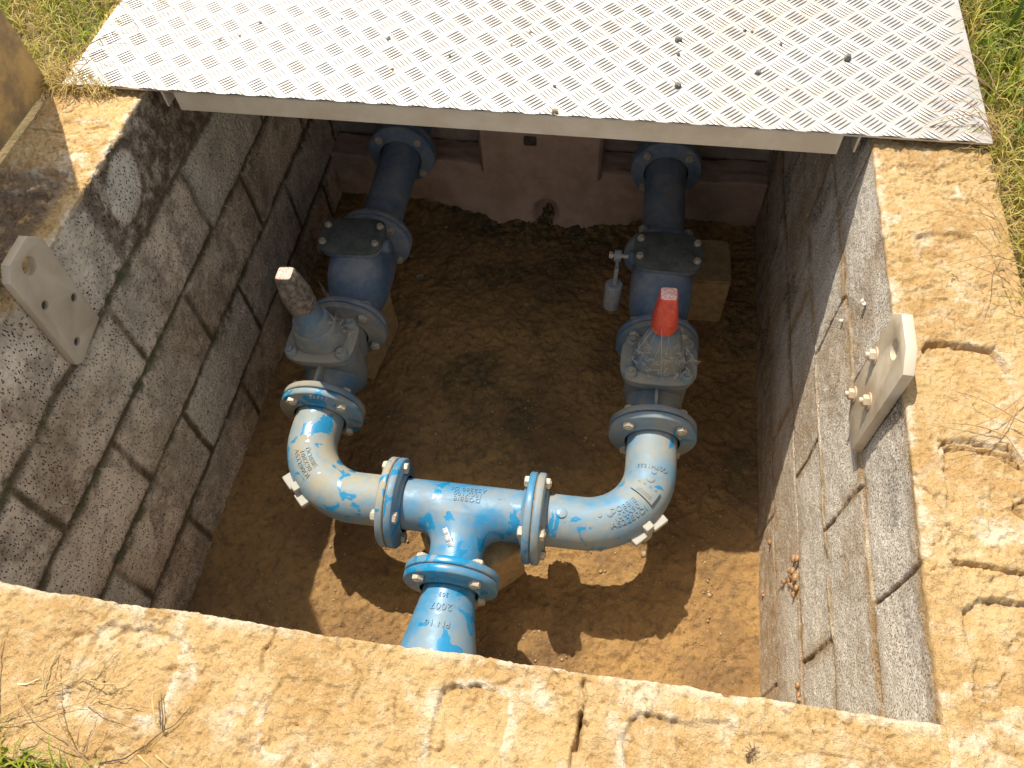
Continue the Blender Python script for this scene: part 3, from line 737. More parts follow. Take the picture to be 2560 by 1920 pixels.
# --- elbows
DY = {1: .004, -1: -.022}                # the left leg was bolted up a little short
def elbow(sx, mat, txt, lab):
    B = TB_ + DY[sx]; LX = LXS[sx]
    """sx=+1 right, -1 left"""
    R = .150
    cxy = (sx * (LX - R), R)               # centre of bend
    def cen(t):                            # t 0..1 over the bend, from tee side to back
        a = t * math.pi / 2; return Vector((cxy[0] + sx * R * math.sin(a), cxy[1] - R * math.cos(a), ZO))
    mb = MB(); pts = [C3(sx * (A + .003), 0)] + [cen(i / 22) for i in range(23)] + [C3(sx * LX, B - .003)]
    mb.tube(pts, PR, 64)
    flange(mb, C3(sx * A, 0), Vector((sx, 0, 0))); flange(mb, C3(sx * LX, B), -Y_)
    def surf(t, off, z=0, up=False):
        """point on the bend: t along, off = distance round the tube measured from the top, + = outward"""
        a = t * math.pi / 2; c = cen(t); out = Vector((sx * math.sin(a), -math.cos(a), 0)); b = off / PR; r = PR + z
        return c + out * (r * math.sin(b)) + Z_ * (r * math.cos(b))
    # thrust lugs on the outside of the bend
    for (t0, b0, sz) in ((.50, .055, (.020, .030, .020)),):
        pass
    a = math.radians(45); out = Vector((sx * math.sin(a), -math.cos(a), 0)); tan = Vector((sx * math.cos(a), math.sin(a), 0)); c = cen(.5)
    F4 = Matrix((( *tan, 0), (*out, 0), (0, 0, 1, 0), (0, 0, 0, 1))).transposed(); F4.translation = c
    lug = MB()
    lug.box((-.046, .050, -.004), (-.008, .075, .010), .002, F4)
    lug.box((.010, .050, -.004), (.052, .075, .010), .002, F4)
    lug.box((-.011, .047, -.045), (.012, .070, .028), .002, F4)
    e = mb.build('pipe_elbow', mat, root, 50, label=lab)
    lug.build('lug', M['lug'], e)
    gasket(C3(sx * LX, B), Y_, e); bolts(C3(sx * LX, B), Y_, e, a0=45 if sx > 0 else 50)
    if sx > 0:
        def f(x, y, z): return surf(.40 + x / (R * math.pi / 2), .018 - y, z - .0004)
        letters('raised_letters', 'DOBBIE\n100X90\nAS2280DI', .0175, .0024, f, mat, e, spacing=1.1)
        def g(x, y, z): return surf(.955 - y / (R * math.pi / 2), -x, z - .0004)
        # upside-down number near the back flange
        def g(x, y, z): return surf(.93 - y / (R * math.pi / 2), (-x) * sx, z - .0004)
        letters('raised_letters', 'G07H1823', .0150, .0024, g, mat, e, spacing=1.1)
        # raised pad with its own marks
        pb = MB(); nu, nv = 10, 5; bs = len(pb.v)
        for i in range(nu + 1):
            for j in range(nv + 1):
                for zz in (-.001, .0055): pb.v.append(surf(.60 + j / nv * .13, -.022 + i / nu * .058, zz))
        idx = lambda i, j, k: bs + (i * (nv + 1) + j) * 2 + k
        for i in range(nu):
            for j in range(nv): pb.f.append((idx(i, j, 1), idx(i + 1, j, 1), idx(i + 1, j + 1, 1), idx(i, j + 1, 1)))
        for i in range(nu):
            for j in (0, nv): pb.f.append((idx(i, j, 0), idx(i + 1, j, 0), idx(i + 1, j, 1), idx(i, j, 1)))
        for j in range(nv):
            for i in (0, nu): pb.f.append((idx(i, j, 0), idx(i, j + 1, 0), idx(i, j + 1, 1), idx(i, j, 1)))
        pad = pb.build('date_pad', mat, e, 30)
        def h(x, y, z): return surf(.632 - y / (R * math.pi / 2) * -1, .008 + x, .0055 + z - .0003)
        letters('raised_letters', 'JE2809', .0125, .0014, h, mat, e, spacing=1.05)
        for k in range(4):
            def h2(x, y, z, k=k): return surf(.705 + y / (R * math.pi / 2), -.014 + k * .013 + x, .0055 + z - .0003)
            letters('raised_letters', '^', .016, .0014, h2, mat, e)
        for (t, o, r) in ((-.02, .004, .0125), (.16, .006, .0045), (.255, .006, .0075), (.80, .004, .0095), (.875, .006, .0055)):
            p = surf(max(t, 0), o); n = (p - cen(max(t, 0))).normalized()
            if t < 0: p = C3(A + .062, -.004, PR); n = Z_
            MB().lathe(p - n * .002, n, [(0, r), (.0032, r), (.004, r * .85)], 20).build('boss', mat, e)
    else:
        # reading from back flange towards the tee, letters upright towards the inside of the bend
        def f(x, y, z): return surf(.60 - x / (R * math.pi / 2), .012 - y, z - .0004)
        letters('raised_letters', 'DOBBIE\n100X90\nAS2280DI', .0165, .0024, f, mat, e, spacing=1.1)
        # chalked number on the back flange rim
        def g(x, y, z):
            th = .16 + x / FR * 1.0; return C3(-LX + math.sin(th) * (FR - .014 + y), B - FT - .0012 - z, math.cos(th) * (FR - .014 + y))
        letters('chalk_number', '56592', .021, .0006, g, M['chalk'], e, handwritten=True)
elbow(1, M['elbow2'], 'R', 'greyer right-hand elbow with raised date pad and lettering')
elbow(-1, M['elbow'], 'L', 'dust-streaked left-hand elbow with bright blue scraped patches')

# --- reducer running to the near wall
def taper():
    mb = MB(); L_ = YT - A
    flange(mb, C3(0, -A), -Y_)
    mb.lathe(C3(0, -A), -Y_, [(.003, PR - .003), (.03, PR - .002), (.05, PR), (.21, .092), (.235, .094), (L_ + .03, .094)], 64)
    t = mb.build('reducer_pipe', M['taper'], root, 50, label='blue tapering pipe running under the near rim')
    def f(x, y, z):
        d = .088 - y; r = PR + max(0, d - .05) / .16 * .0315; a = -x / r
        return C3(math.sin(a) * (r + z), -A - d if False else -A - .0 - (.085 + y), math.cos(a) * (r + z) + .0)
    def mk(cy, size, body):
        def g(x, y, z):
            d = cy + y; r = PR + max(0, d - .05) / .16 * .0315 + z - .0002; a = (.0 - x) / r
            return C3(math.sin(a) * r, -A - d, math.cos(a) * r)
        letters('raised_letters', body, size, .0024, g, M['taper'], t, spacing=1.1)
    mk(.052, .014, '303'); mk(.078, .022, '2007'); mk(.116, .020, 'PN 16')
taper()

# --- gate valves
Y1 = B; Y2 = B + .265; Y3 = B + .265 + .316; Y4 = FAR - .055 - YT
def lean(o, x, dy, deg):                 # turn a valve about its own pipe axis
    o.matrix_local = Matrix.Translation((x, dy, ZO)) @ Matrix.Rotation(math.radians(deg), 4, 'Y') @ Matrix.Translation((-x, 0, -ZO))
def gate_valve(sx, capm, topm, lab, tilt=0):
    ck = 1.12 if sx < 0 else 1.05; cb = 1.22 if sx < 0 else 1.05
    x = sx * LXS[sx]; yc = (Y1 + Y2) / 2
    mb = MB(); flange(mb, C3(x, Y1), Y_, hub=PR); flange(mb, C3(x, Y2), -Y_, hub=PR)
    mb.lathe(C3(x, Y1 + .004), Y_, [(0, PR * .9), (.04, PR * .92), (.07, .068), (Y2 - Y1 - .07, .068), (Y2 - Y1 - .04, PR * .92), (Y2 - Y1 - .008, PR * .9)], 40)
    # wedge housing
    mb.lathe(C3(x, yc, -.085), Z_, [(0, .045, .03, 2.4), (.01, .062, .042, 2.6), (.05, .075, .050, 2.8), (.15, .079, .054, 3), (.172, .080, .056, 3.2), (.174, .088, .064, 3.4), (.187, .088, .064, 3.4)], 40, up=(0, 1, 0))
    # vertical ribs down the flanks
    mb.box((x - .004, Y1 + .012, ZO - .03), (x + .004, Y2 - .012, ZO + .090), .001)
    g = mb.build('gate_valve', M['valve'], root, 50, label=lab)
    bn = MB(); zb = .1035
    bn.lathe(C3(x, yc, zb), Z_, [(0, .088, .066, 3.6), (.003, .091, .069, 3.6), (.014, .091, .069, 3.6), (.018, .086, .064, 3.4), (.020, .066, .050, 2.4), (.040, .064, .050, 2.3), (.066, .056, .047, 2.1),
                                 (.074, .054, .046), (.076, .049, .043), (.098, .046, .041), (.106, .042, .039), (.109, .036, .035), (.132, .033, .032), (.137, .026, .026), (.160, .022, .022)], 48, up=(0, 1, 0))
    for (ax, ay) in ((-1, -1), (1, -1), (-1, 1), (1, 1)):
        bn.lathe(C3(x + ax * .066, yc + ay * .045, zb + .012), Z_, [(0, .017), (.016, .0155), (.019, .012)], 20)
    b = bn.build('bonnet', M['valve'], g, 50)
    for (ax, ay) in ((-1, -1), (1, -1), (-1, 1), (1, 1)):
        q = MB(); q.hexa(C3(x + ax * .066, yc + ay * .045, zb + .0305), Z_, .0085, .006, a0=random.random()); q.build('bonnet_bolt', M['valve'], g)
    c = MB(); z0 = zb + .153
    c.lathe(C3(x, yc, z0), Z_, [(0, .0275 * cb), (.006, .029 * cb), (.032, .0275 * cb, .0275 * cb, 2.4), (.046, .0250 * cb, .0250 * cb, 4), (.112, .0180 * ck, .0180 * ck, 6), (.115, .0165 * ck, .0165 * ck, 6)], 40, up=(0, 1, 0), a0=math.pi / 4 * 0)
    cp = c.build('stem_cap', capm, g, 45)
    c = MB(); c.lathe(C3(x, yc, z0 + .1152), Z_, [(0, .0160 * ck, .0160 * ck, 6), (.0012, .0145 * ck, .0145 * ck, 6)], 40, up=(0, 1, 0)); c.build('cap_top', topm, g)
    gasket(C3(x, Y2), Y_, g); bolts(C3(x, Y2), Y_, g)
    lean(g, x, DY[sx], tilt)
gate_valve(-1, M['grime_shade'], M['pink'], 'left gate valve with a blackened stem cap', -4.5)
gate_valve(1, M['red'], M['pink'], 'right gate valve with a red square stem cap', -1.5)

# --- check valves
def check_valve(sx, lever, lab):
    x = sx * LXS[sx]; L_ = Y3 - Y2
    mb = MB(); flange(mb, C3(x, Y2), Y_, hub=PR); flange(mb, C3(x, Y3), -Y_, hub=PR)
    n = 48; x_, y_, z_ = frame(Y_)
    # body sections along y: (distance, half width, top, bottom)
    prof = [(.004, .055, .055, .056), (.03, .055, .056, .057), (.055, .064, .066, .062), (.085, .074, .095, .070), (.115, .080, .118, .074), (.15, .082, .126, .076), (.20, .082, .126, .076),
            (.245, .080, .118, .072), (.268, .070, .085, .066), (.285, .062, .064, .060), (L_ - .004, .060, .060, .058)]
    last = None
    for (d, hw, tp, bt) in prof:
        b = len(mb.v)
        for k in range(n):
            a = 2 * math.pi * k / n; ca, sa = math.cos(a), math.sin(a); pw = 2.0 + (tp - .06) * 14
            e = 2 / pw; cx = math.copysign(abs(ca) ** e, ca); cz = math.copysign(abs(sa) ** (e if sa > 0 else 1), sa)
            if sa <= 0: cx = ca
            mb.v.append(C3(x + hw * cx, Y2 + d, (tp if sa > 0 else bt) * cz))
        if last is not None: mb.bridge(last, b, n)
        last = b
    # cover seat with corner bosses
    yc = Y2 + .190
    mb.lathe(C3(x, yc, .112), Z_, [(0, .076, .052, 4), (.012, .084, .058, 4), (.024, .085, .059, 4)], 40, up=(0, 1, 0))
    mb.lathe(C3(x + .0, yc - .06, .06), (0, -1, .15), [(0, .014), (.02, .013), (.024, .010)], 16)
    c = mb.build('check_valve', M['check'], root, 55, label=lab)
    cv = MB(); cv.lathe(C3(x, yc, .1375), Z_, [(0, .085, .059, 4), (.002, .088, .062, 4.5), (.012, .088, .062, 4.5), (.015, .084, .058, 4.5)], 40, up=(0, 1, 0))
    cv.build('valve_cover', M['cover'], c)
    for (ax, ay) in ((-1, -1), (1, -1), (-1, 1), (1, 1)):
        q = MB(); p = C3(x + ax * .073, yc + ay * .030, .1525); q.lathe(p, Z_, [(0, .010), (.002, .010)], 16); q.hexa(p + Z_ * .002, Z_, .0085, .007, a0=random.random()); q.build('cover_bolt', M['bolt'], c)
    gasket(C3(x, Y3), Y_, c); bolts(C3(x, Y3), Y_, c)
    s = MB(); s.lathe(C3(x + (.075 if not lever else -.075), yc + .0, .112), Vector((1 if not lever else -1, 0, 0)), [(0, .018), (.022, .018), (.024, .014)], 20); s.build('hinge_boss', M['check'], c)
    lean(c, x, DY[sx], -2.5 if sx < 0 else 2)
    if lever:
        q = MB(); q.lathe(C3(x - .095, yc, .112), -X_, [(0, .006), (.055, .006)], 14); q.hexa(C3(x - .140, yc, .112), -X_, .010, .010); q.build('lever_shaft', M['bolt'], c)
        q = MB(); q.lathe(C3(x - .118, yc, .112), -X_, [(0, .016), (.018, .016)], 20)
        q.box((x - .131, yc - .050, ZO + .104), (x - .123, yc + .005, ZO + .117), .001)
        q.box((x - .132, yc - .052, ZO + .035), (x - .122, yc - .040, ZO + .117), .001); q.build('lever_arm', M['grey'], c)
        q = MB(); q.lathe(C3(x - .127, yc - .046, .052), (0, -.12, -1), [(0, .020), (.003, .023), (.082, .023), (.086, .020)], 32); q.build('counterweight', M['grey'], c)
check_valve(-1, False, 'left check valve, its cover bolted on top')
check_valve(1, True, 'right check valve with lever and hanging counterweight')

# --- flanged pipes into the far wall
for sx in (-1, 1):
    x = sx * LXS[sx]; Y3 = globals()['Y3'] + DY[sx]; mb = MB(); flange(mb, C3(x, Y3), Y_); flange(mb, C3(x, Y4), -Y_)
    mb.lathe(C3(x, Y3 + .004), Y_, [(0, PR), (Y4 - Y3 - .008, PR)], 48)
    p = mb.build('wall_pipe', M['check'], root, 50)
    mb = MB(); mb.lathe(C3(x, Y4), Y_, [(.0012, FR), (.018, FR), (.02, PR + .01), (.16, PR + .01)], 64); mb.build('wall_flange', M['check'], p)
    bolts(C3(x, Y4), Y_, p)

# ================================================================== PROPS UNDER THE PIPES
def block(name, lo, hi, rz, mat, label, cat='block'):
    c = Vector(((lo[0] + hi[0]) / 2, (lo[1] + hi[1]) / 2, lo[2])); h = [(hi[i] - lo[i]) / 2 for i in range(3)]
    import bmesh
    bm = bmesh.new(); bmesh.ops.create_cube(bm, size=1)
    for v in bm.verts: v.co = Vector((v.co.x * h[0] * 2, v.co.y * h[1] * 2, (v.co.z + .5) * h[2] * 2))
    bmesh.ops.bevel(bm, geom=bm.edges[:], offset=.005, segments=2, affect='EDGES')
    bmesh.ops.subdivide_edges(bm, edges=[e for e in bm.edges if e.calc_length() > .02], cuts=8, use_grid_fill=True)
    P = np.array([v.co[:] for v in bm.verts]); n = (fbm(P[:, 0] + P[:, 2] * .7, P[:, 1] - P[:, 2] * .6, 35, 3, 4) - .5) * .006
    for v, d in zip(bm.verts, n): v.co += v.normal * float(d)
    me = bpy.data.meshes.new(name); bm.to_mesh(me); bm.free()
    o = mkobj(name, me, mat, None, 50, label=label, cat=cat); o.location = c; o.rotation_euler = (0, 0, rz); return o
block('support_block', (1.14, 1.275, -D - .005), (1.312, 1.44, -.765), .03, M['timber'], 'tan concrete block propping up the right check valve beside the counterweight')
block('support_block', (.150, .950, -D - .005), (.320, 1.165, -.772), -.12, M['timber'], 'tan concrete block propping up the left check valve beside the black-capped gate valve')
block('support_block', (.625, .330, -D - .005), (.805, .510, -.757), .7854, M['timber'], 'tan concrete block standing under the blue tee')

# ================================================================== BRACKETS ON THE SIDE WALLS
def bracket(xface, sgn, ybase, lab, pts, hole, bl, nuts):
    """flat plate in the y,z plane, face looking towards sgn x"""
    th = .016
    r = empty('wall_bracket', (xface, ybase, -.05), label=lab, cat='bracket', group='steel brackets bolted to the side walls')
    me = flat_shape('plate', [(y - ybase, z + .05) for y, z in pts], [(hole[0] - ybase, hole[1] + .05, hole[2])] + ([(b[0] - ybase, b[1] + .05, .0085) for b in bl] if not nuts else []), th, .0012)
    for v in me.vertices:
        y, z, d = v.co; v.co = (sgn * (d + th / 2 + .002), y, z)
    import bmesh
    bm = bmesh.new(); bm.from_mesh(me); bmesh.ops.remove_doubles(bm, verts=bm.verts, dist=1e-5); bmesh.ops.recalc_face_normals(bm, faces=bm.faces); bm.to_mesh(me); bm.free()
    mkobj('plate', me, M['bracket' if sgn > 0 else 'bracket2'], r, 30)
    for (y, z) in bl:
        q = MB(); c = Vector((sgn * (th + .002), y - ybase, z + .05)); d = Vector((sgn, 0, 0))
        if nuts:
            q.lathe(c, d, [(0, .014), (.002, .014)], 20); q.hexa(c + d * .002, d, .0100, .008, a0=.3); q.lathe(c + d * .010, d, [(0, .005), (.004, .005), (.0055, .004)], 12)
            q.build('bolt', M['bracket'], r)
        else:
            q.lathe(c - d * .010, d, [(0, .0075), (.004, .0075), (.0045, .005)], 14); q.build('bolt', M['dark'], r)
bracket(W, -1, .50, 'angular steel bracket with sunlit white edge, bolted to the right wall', [(.447, -.178), (.515, -.180), (.556, -.145), (.566, .040), (.544, .067), (.485, .067), (.452, .046)], (.508, .028, .0155), [(.553 - .008, -.042), (.536, -.145), (.487, -.085)], True)
bracket(0, 1, .50, 'shaded tan steel bracket with bolt holes, fixed to the left wall', [(.443, -.176), (.455, -.186), (.548, -.170), (.562, .040), (.540, .066), (.478, .064), (.456, .043)], (.506, .030, .0165), [(.478, -.041), (.534, -.090), (.477, -.149)], False)

# ================================================================== SMALL THINGS
def rock(name, loc, r, mat, seed, parent=None, sq=(1, 1, .8), **k):
    import bmesh
    bm = bmesh.new(); bmesh.ops.create_icosphere(bm, subdivisions=2, radius=r); rn = random.Random(seed)
    ax = [Vector((rn.gauss(0, 1), rn.gauss(0, 1), rn.gauss(0, 1))).normalized() for _ in range(9)]
    for v in bm.verts:
        n = v.co.normalized(); m = 1.0
        for a in ax:
            d = n.dot(a)
            if d > .62: m = min(m, .62 / d * 1.08)
        v.co = Vector((n.x * sq[0], n.y * sq[1], n.z * sq[2])) * (r * m * rn.uniform(.93, 1.05))
    me = bpy.data.meshes.new(name); bm.to_mesh(me); bm.free()
    o = mkobj(name, me, mat, parent, 0, **k); o.location = loc; o.rotation_euler = (0, 0, rn.uniform(0, 6)); return o
GS = 'grey stone chips lying on the chequer plate'
stones = [(.472, 1.189, .0062, 'stone', 'dark angular chip on the plate well left of the middle, biggest of that half'), (.844, .995, .0075, 'pebble', 'pale rough chip perched right on the front edge of the chequer plate'),
          (1.064, 1.234, .0078, 'stone', 'dark chip on the plate, farthest of the three in a line right of the middle'), (1.066, 1.189, .0045, 'stone', 'small dark chip on the plate, middle one of the three in a line'),
          (1.070, 1.091, .0080, 'stone', 'dark chip on the plate, nearest of the three in a line right of the middle'), (1.389, 1.203, .0090, 'stone', 'largest dark chip, on the right part of the chequer plate'),
          (1.219, 1.144, .0062, 'stone', 'grey chip on the plate between the line of three and the largest chip')]
for i, (x, y, r, m, lab) in enumerate(stones): rock('stone_chip', (x, y, .016 + r * .55), r, M[m], 40 + i, label=lab, cat='stone', group=GS)
rn = random.Random(5)
for i, (x, y) in enumerate([(.611, 1.142), (.503, 1.093), (.763, 1.234), (.834, 1.069), (1.209, 1.277), (1.265, 1.238), (1.382, 1.227), (1.272, 1.102), (1.195, 1.279), (.151, 1.171), (.114, 1.151), (.353, 1.25), (.18, 1.22), (.73, 1.19)]):
    r = rn.uniform(.0026, .0045); rock('grit_crumb', (x, y, .016 + r * .5), r, M['pebble' if i % 3 == 1 else 'stone'], 80 + i, label='tiny dark crumb of grit lying on the bright chequer plate', cat='stone', group='tiny crumbs of grit on the chequer plate')
# gravel on the floor: uncountable
def gravel():
    V = []; F = []; rn = np.random.RandomState(4); b = np.array([(1, 0, 0), (-1, 0, 0), (0, 1, 0), (0, -1, 0), (0, 0, 1), (0, 0, -1)], float)
    f = np.array([(0, 2, 4), (2, 1, 4), (1, 3, 4), (3, 0, 4), (2, 0, 5), (1, 2, 5), (3, 1, 5), (0, 3, 5)])
    def fh(x, y):
        X = np.array([[x]]); Y = np.array([[y]])
        h = (fbm(X, Y, 3.2, 4, 101) - .5) * .030 + (fbm(X, Y, 22, 4, 102) - .5) * .014
        return float(h[0, 0])
    for i in range(3600):
        x, y = rn.uniform(.02, W - .02), rn.uniform(.02, 1.65); r = abs(rn.normal(0, .0018)) + .0012
        if rn.rand() < .02: r *= 2.2
        p = b * (rn.uniform(.6, 1.1, (6, 1)) * r); a = rn.uniform(0, 6.28); c, s = math.cos(a), math.sin(a)
        p = p @ np.array([[c, s, 0], [-s, c, 0], [0, 0, .7]]); V.append(p + [x, y, -D - .005 + fh(x, y)]); F.append(f + 6 * i)
    quads('gravel', np.concatenate(V), np.concatenate(F), M['pebble'], None, 0, kind='stuff', label='fine pale gravel scattered over the dirt floor', cat='gravel')
gravel()
# snails on the right wall
SN = [(.412, -.603, 0), (.400, -.640, 1), (.370, -.600, 2), (.394, -.690, 3), (.340, -.612, 4), (.345, -.588, 5), (.390, -.615, 6), (.385, -.625, 7), (.529, -.81, 8), (.429, -.885, 9), (.159, -.603, 10), (.140, -.598, 11), (.378, -.640, 12), (.362, -.622, 13), (.405, -.580, 14)]
def snail(y, z, seed, mat, r=.0062):
    rn = random.Random(seed); mb = MB(); pts = []; rad = []
    for i in range(22):
        a = i / 21 * 4.2 * math.pi / 2 * 1.6; q = 1 - i / 22; pts.append(Vector((-.003 - (1 - q) * .006, math.cos(a) * r * .62 * q, math.sin(a) * r * .62 * q))); rad.append(r * .62 * q + .0006)
    mb.tube(pts, rad, 10); o = mb.build('snail_shell', mat, None, 60); o.location = (W - .001, y, z); o.rotation_euler = (rn.uniform(0, 6), 0, 0); return o
for (y, z, s) in SN:
    lab = 'small brown snail shell in the cluster on the lower mortar joint of the right wall' if s not in (8, 9, 10, 11) else {8: 'lone brown snail low on the right wall at the edge of the shadow', 9: 'lone brown snail near the foot of the right wall', 10: 'brown snail of a pair on the lower joint near the front of the right wall', 11: 'brown snail of a pair on the lower joint near the front of the right wall'}[s]
    setp(snail(y, z, s, M['snail'], random.Random(s).uniform(.0065, .0095)), lab, 'snail', 'snails on the right wall')
setp(snail(.702, -.103, 50, M['whites'], .0055), 'bleached white snail shell high on the sunlit right wall, the upper of two', 'snail', 'white snails on the right wall')
setp(snail(.744, -.214, 51, M['whites'], .0040), 'bleached white snail shell on the right wall, the lower and smaller of two', 'snail', 'white snails on the right wall')
def ant():
    mb = MB(); h = .0035
    mb.lathe((-.007, 0, h), (1, 0, .1), [(0, .0006), (.0015, .0022), (.0035, .0026), (.006, .0014), (.0065, .0006), (.0075, .0012), (.0095, .0014), (.0110, .0006), (.0118, .0015), (.0135, .0017), (.015, .0006)], 12)
    for s in (-1, 1):
        for k, (dx, ex) in enumerate(((.001, -.005), (.002, .0005), (.003, .006))): mb.tube([(dx, 0, h), (dx + ex * .5, s * .004, h + .0025), (dx + ex, s * .0075, .0004)], .00035, 5)
        mb.tube([(.0078, 0, h), (.010, s * .002, h + .001), (.0125, s * .003, h - .0005)], .0003, 5)
    o = mb.build('ant', M['ant'], None, 50, label='dark ant standing on the near sandy rim towards the right', cat='ant'); o.location = (1.203, -.064, .002); o.rotation_euler = (0, 0, .9)
ant()
def paper():
    P = np.zeros((6, 6, 3)); 
    for i in range(6):
        for j in range(6): P[i, j] = ((i / 5 - .5) * .028, (j / 5 - .5) * .022, .002 * math.sin(i * .9) + .0015 * math.cos(j * 1.3) + .004)
    V = P.reshape(-1, 3); me_o = grid('paper_scrap', P, M['paper'], None, label='small square paper scrap lying on the pit floor beside the left check valve', cat='paper')
    s = me_o.modifiers.new('thick', 'SOLIDIFY'); s.thickness = .0006
    me_o.location = (.359, 1.337, -D + .008); me_o.rotation_euler = (.05, .1, .5)
paper()

# cobwebs on the valve caps
def web(x, label, seed, n):
    rn = random.Random(seed); mb = MB(); wx = XC + math.cos(TH) * x - math.sin(TH) * (Y1 + Y2) / 2; wy = YT + math.sin(TH) * x + (Y1 + Y2) / 2; zc = ZP
    for i in range(n):
        a = rn.uniform(0, 6.28); b = a + rn.uniform(-.6, .6)
        p = Vector((wx + math.cos(a) * .031, wy + math.sin(a) * .031, zc + .25 + rn.uniform(0, .04))); q = Vector((wx + math.cos(b) * .085, wy + math.sin(b) * .064, zc + .125 + rn.uniform(-.004, .02)))
        pts = []
        for k in range(9):
            t = k / 8; s = p.lerp(q, t); s.z -= math.sin(t * math.pi) * rn.uniform(.001, .008); s += Vector((rn.uniform(-1, 1), rn.uniform(-1, 1), rn.uniform(-1, 1))) * .0007; pts.append(s)
        mb.tube(pts, .00022 if i % 5 else .0005, 4, False)
    for i in range(n * 3):
        a = rn.uniform(3.3, 6.2); r0 = rn.uniform(.04, .08); c = Vector((wx + math.cos(a) * r0, wy + math.sin(a) * r0 * .75, zc + .13 + (.085 - r0) * 1.6 + .006))
        pts = [c + Vector((rn.gauss(0, 1), rn.gauss(0, 1), rn.gauss(0, .4))) * .005 for _ in range(4)]; mb.tube(pts, .0006, 4, False)
    mb.build('cobweb', M['web'], None, 0, kind='stuff', label=label, cat='cobweb')
web(LX, 'cobweb with trapped dry bits draped round the red valve cap', 3, 20); web(-LXS[-1], 'thin cobweb strands hanging from the blackened valve cap', 9, 12)

# ================================================================== GRASS
def blades(name, label, pts, hgt, lean, wid, tone, seed, cat='grass', z0=-.015):
    rn = np.random.RandomState(seed); n = len(pts); k = 5
    h = hgt * rn.uniform(.45, 1.25, n); az = rn.uniform(0, 2 * np.pi, n); ln = np.abs(rn.normal(lean, .35, n)); wd = wid * rn.uniform(.5, 1.3, n)
    t = np.linspace(0, 1, k)[None, :]
    bend = ln[:, None] * t ** 1.6
    d = np.stack([np.cos(az), np.sin(az)], -1)
    hor = h[:, None] * np.sin(np.clip(bend, 0, 1.5)) * t; ver = h[:, None] * t * np.cos(np.clip(bend, 0, 1.45))
    cx = pts[:, 0:1] + d[:, 0:1] * hor; cy = pts[:, 1:2] + d[:, 1:2] * hor; cz = z0 + ver
    w_ = wd[:, None] * np.clip(1.05 - t ** 1.5, .05, 1)
    tw = rn.uniform(-.6, .6, n)[:, None]
    px = -np.sin(az)[:, None] * np.cos(tw); py = np.cos(az)[:, None] * np.cos(tw); pz = np.sin(tw)
    Lf = np.stack([cx - px * w_, cy - py * w_, cz - pz * w_], -1); Rt = np.stack([cx + px * w_, cy + py * w_, cz + pz * w_], -1)
    V = np.stack([Lf, Rt], 2).reshape(n * k * 2, 3)
    i = np.arange(n)[:, None] * (2 * k) + np.arange(k - 1)[None, :] * 2
    F = np.stack([i, i + 1, i + 3, i + 2], -1).reshape(-1, 4)
    tn = np.clip(tone(pts, rn), 0, 1); tn = np.repeat(tn, 2 * k)
    quads(name, V, F, M['grass'], None, 0, dict(tone=tn), kind='stuff', label=label, cat=cat)
rs = np.random.RandomState(1)
def area(x0, x1, y0, y1, n, keep=None):
    p = np.stack([rs.uniform(x0, x1, n), rs.uniform(y0, y1, n)], -1)
    return p if keep is None else p[keep(p)]
def wav(y, s, a=.02): return a * np.sin(y * 17 + s) + a * .6 * np.sin(y * 41 + s * 3)
# upper right, beyond the rim and the plate
p = area(1.60, 2.35, .25, 2.2, 17000, lambda p: p[:, 0] > 1.632 + wav(p[:, 1], 0, .008) + np.clip(.75 - p[:, 1], 0, 1) * .06)
blades('grass', 'tall mixed green and dry grass beyond the right rim', p, .075, .85, .0018, lambda q, r: .40 + .75 * np.clip(1.05 - q[:, 1], 0, .6) + r.normal(0, .22, len(q)) + .18 * np.sin(q[:, 0] * 30) * np.cos(q[:, 1] * 21), 2)
p = area(1.60, 1.82, .35, 1.1, 2600, lambda p: p[:, 0] > 1.612 + wav(p[:, 1], 1, .012) + np.clip(.75 - p[:, 1], 0, 1) * .12)
blades('dry_grass', 'dry brown thatch along the edge of the right rim', p, .055, 1.35, .0011, lambda q, r: .85 + r.normal(0, .12, len(q)), 3)
# broad leaves
p = area(1.68, 2.1, .9, 1.6, 260)
blades('grass', 'broad bright green grass leaves behind the right end of the plate', p, .10, .8, .0060, lambda q, r: .12 + r.normal(0, .08, len(q)), 13)
# upper left, behind the open lid
p = area(-1.1, -.12, .985, 2.3, 16000, lambda p: (p[:, 0] < -.165 - .02 * np.sin(p[:, 1] * 9) - (p[:, 1] - 1) * .05))
blades('grass', 'yellow-green sunlit grass at the upper left behind the lid', p, .060, 1.0, .0016, lambda q, r: .56 + r.normal(0, .22, len(q)) + .15 * np.sin(q[:, 0] * 25 + q[:, 1] * 19), 4)
p = area(-.22, -.03, .972, 1.06, 1000, lambda p: p[:, 1] < 1.045 - (p[:, 0] + .21) * .42)
blades('dry_grass', 'straw-coloured tuft lying over the left corner of the chequer plate', p, .050, 1.3, .0010, lambda q, r: .86 + r.normal(0, .12, len(q)), 5, z0=.0)
# bottom left
p = area(-.4, .52, -.6, -.19, 9000, lambda p: p[:, 1] < -.198 + wav(p[:, 0], 2, .01) - np.clip(p[:, 0] - .44, 0, 1) * .4)
blades('grass', 'green grass at the bottom left corner below the near rim', p, .055, 1.0, .0020, lambda q, r: .25 + r.normal(0, .18, len(q)), 6)
# by the left bracket
p = area(-.19, -.03, .36, .56, 420, lambda p: fbm(p[:, 0], p[:, 1], 14, 2, 3) > .47)
blades('grass', 'sparse grass growing in the mortar beside the left bracket', p, .035, 1.2, .0012, lambda q, r: .55 + r.normal(0, .25, len(q)), 7, z0=.0)

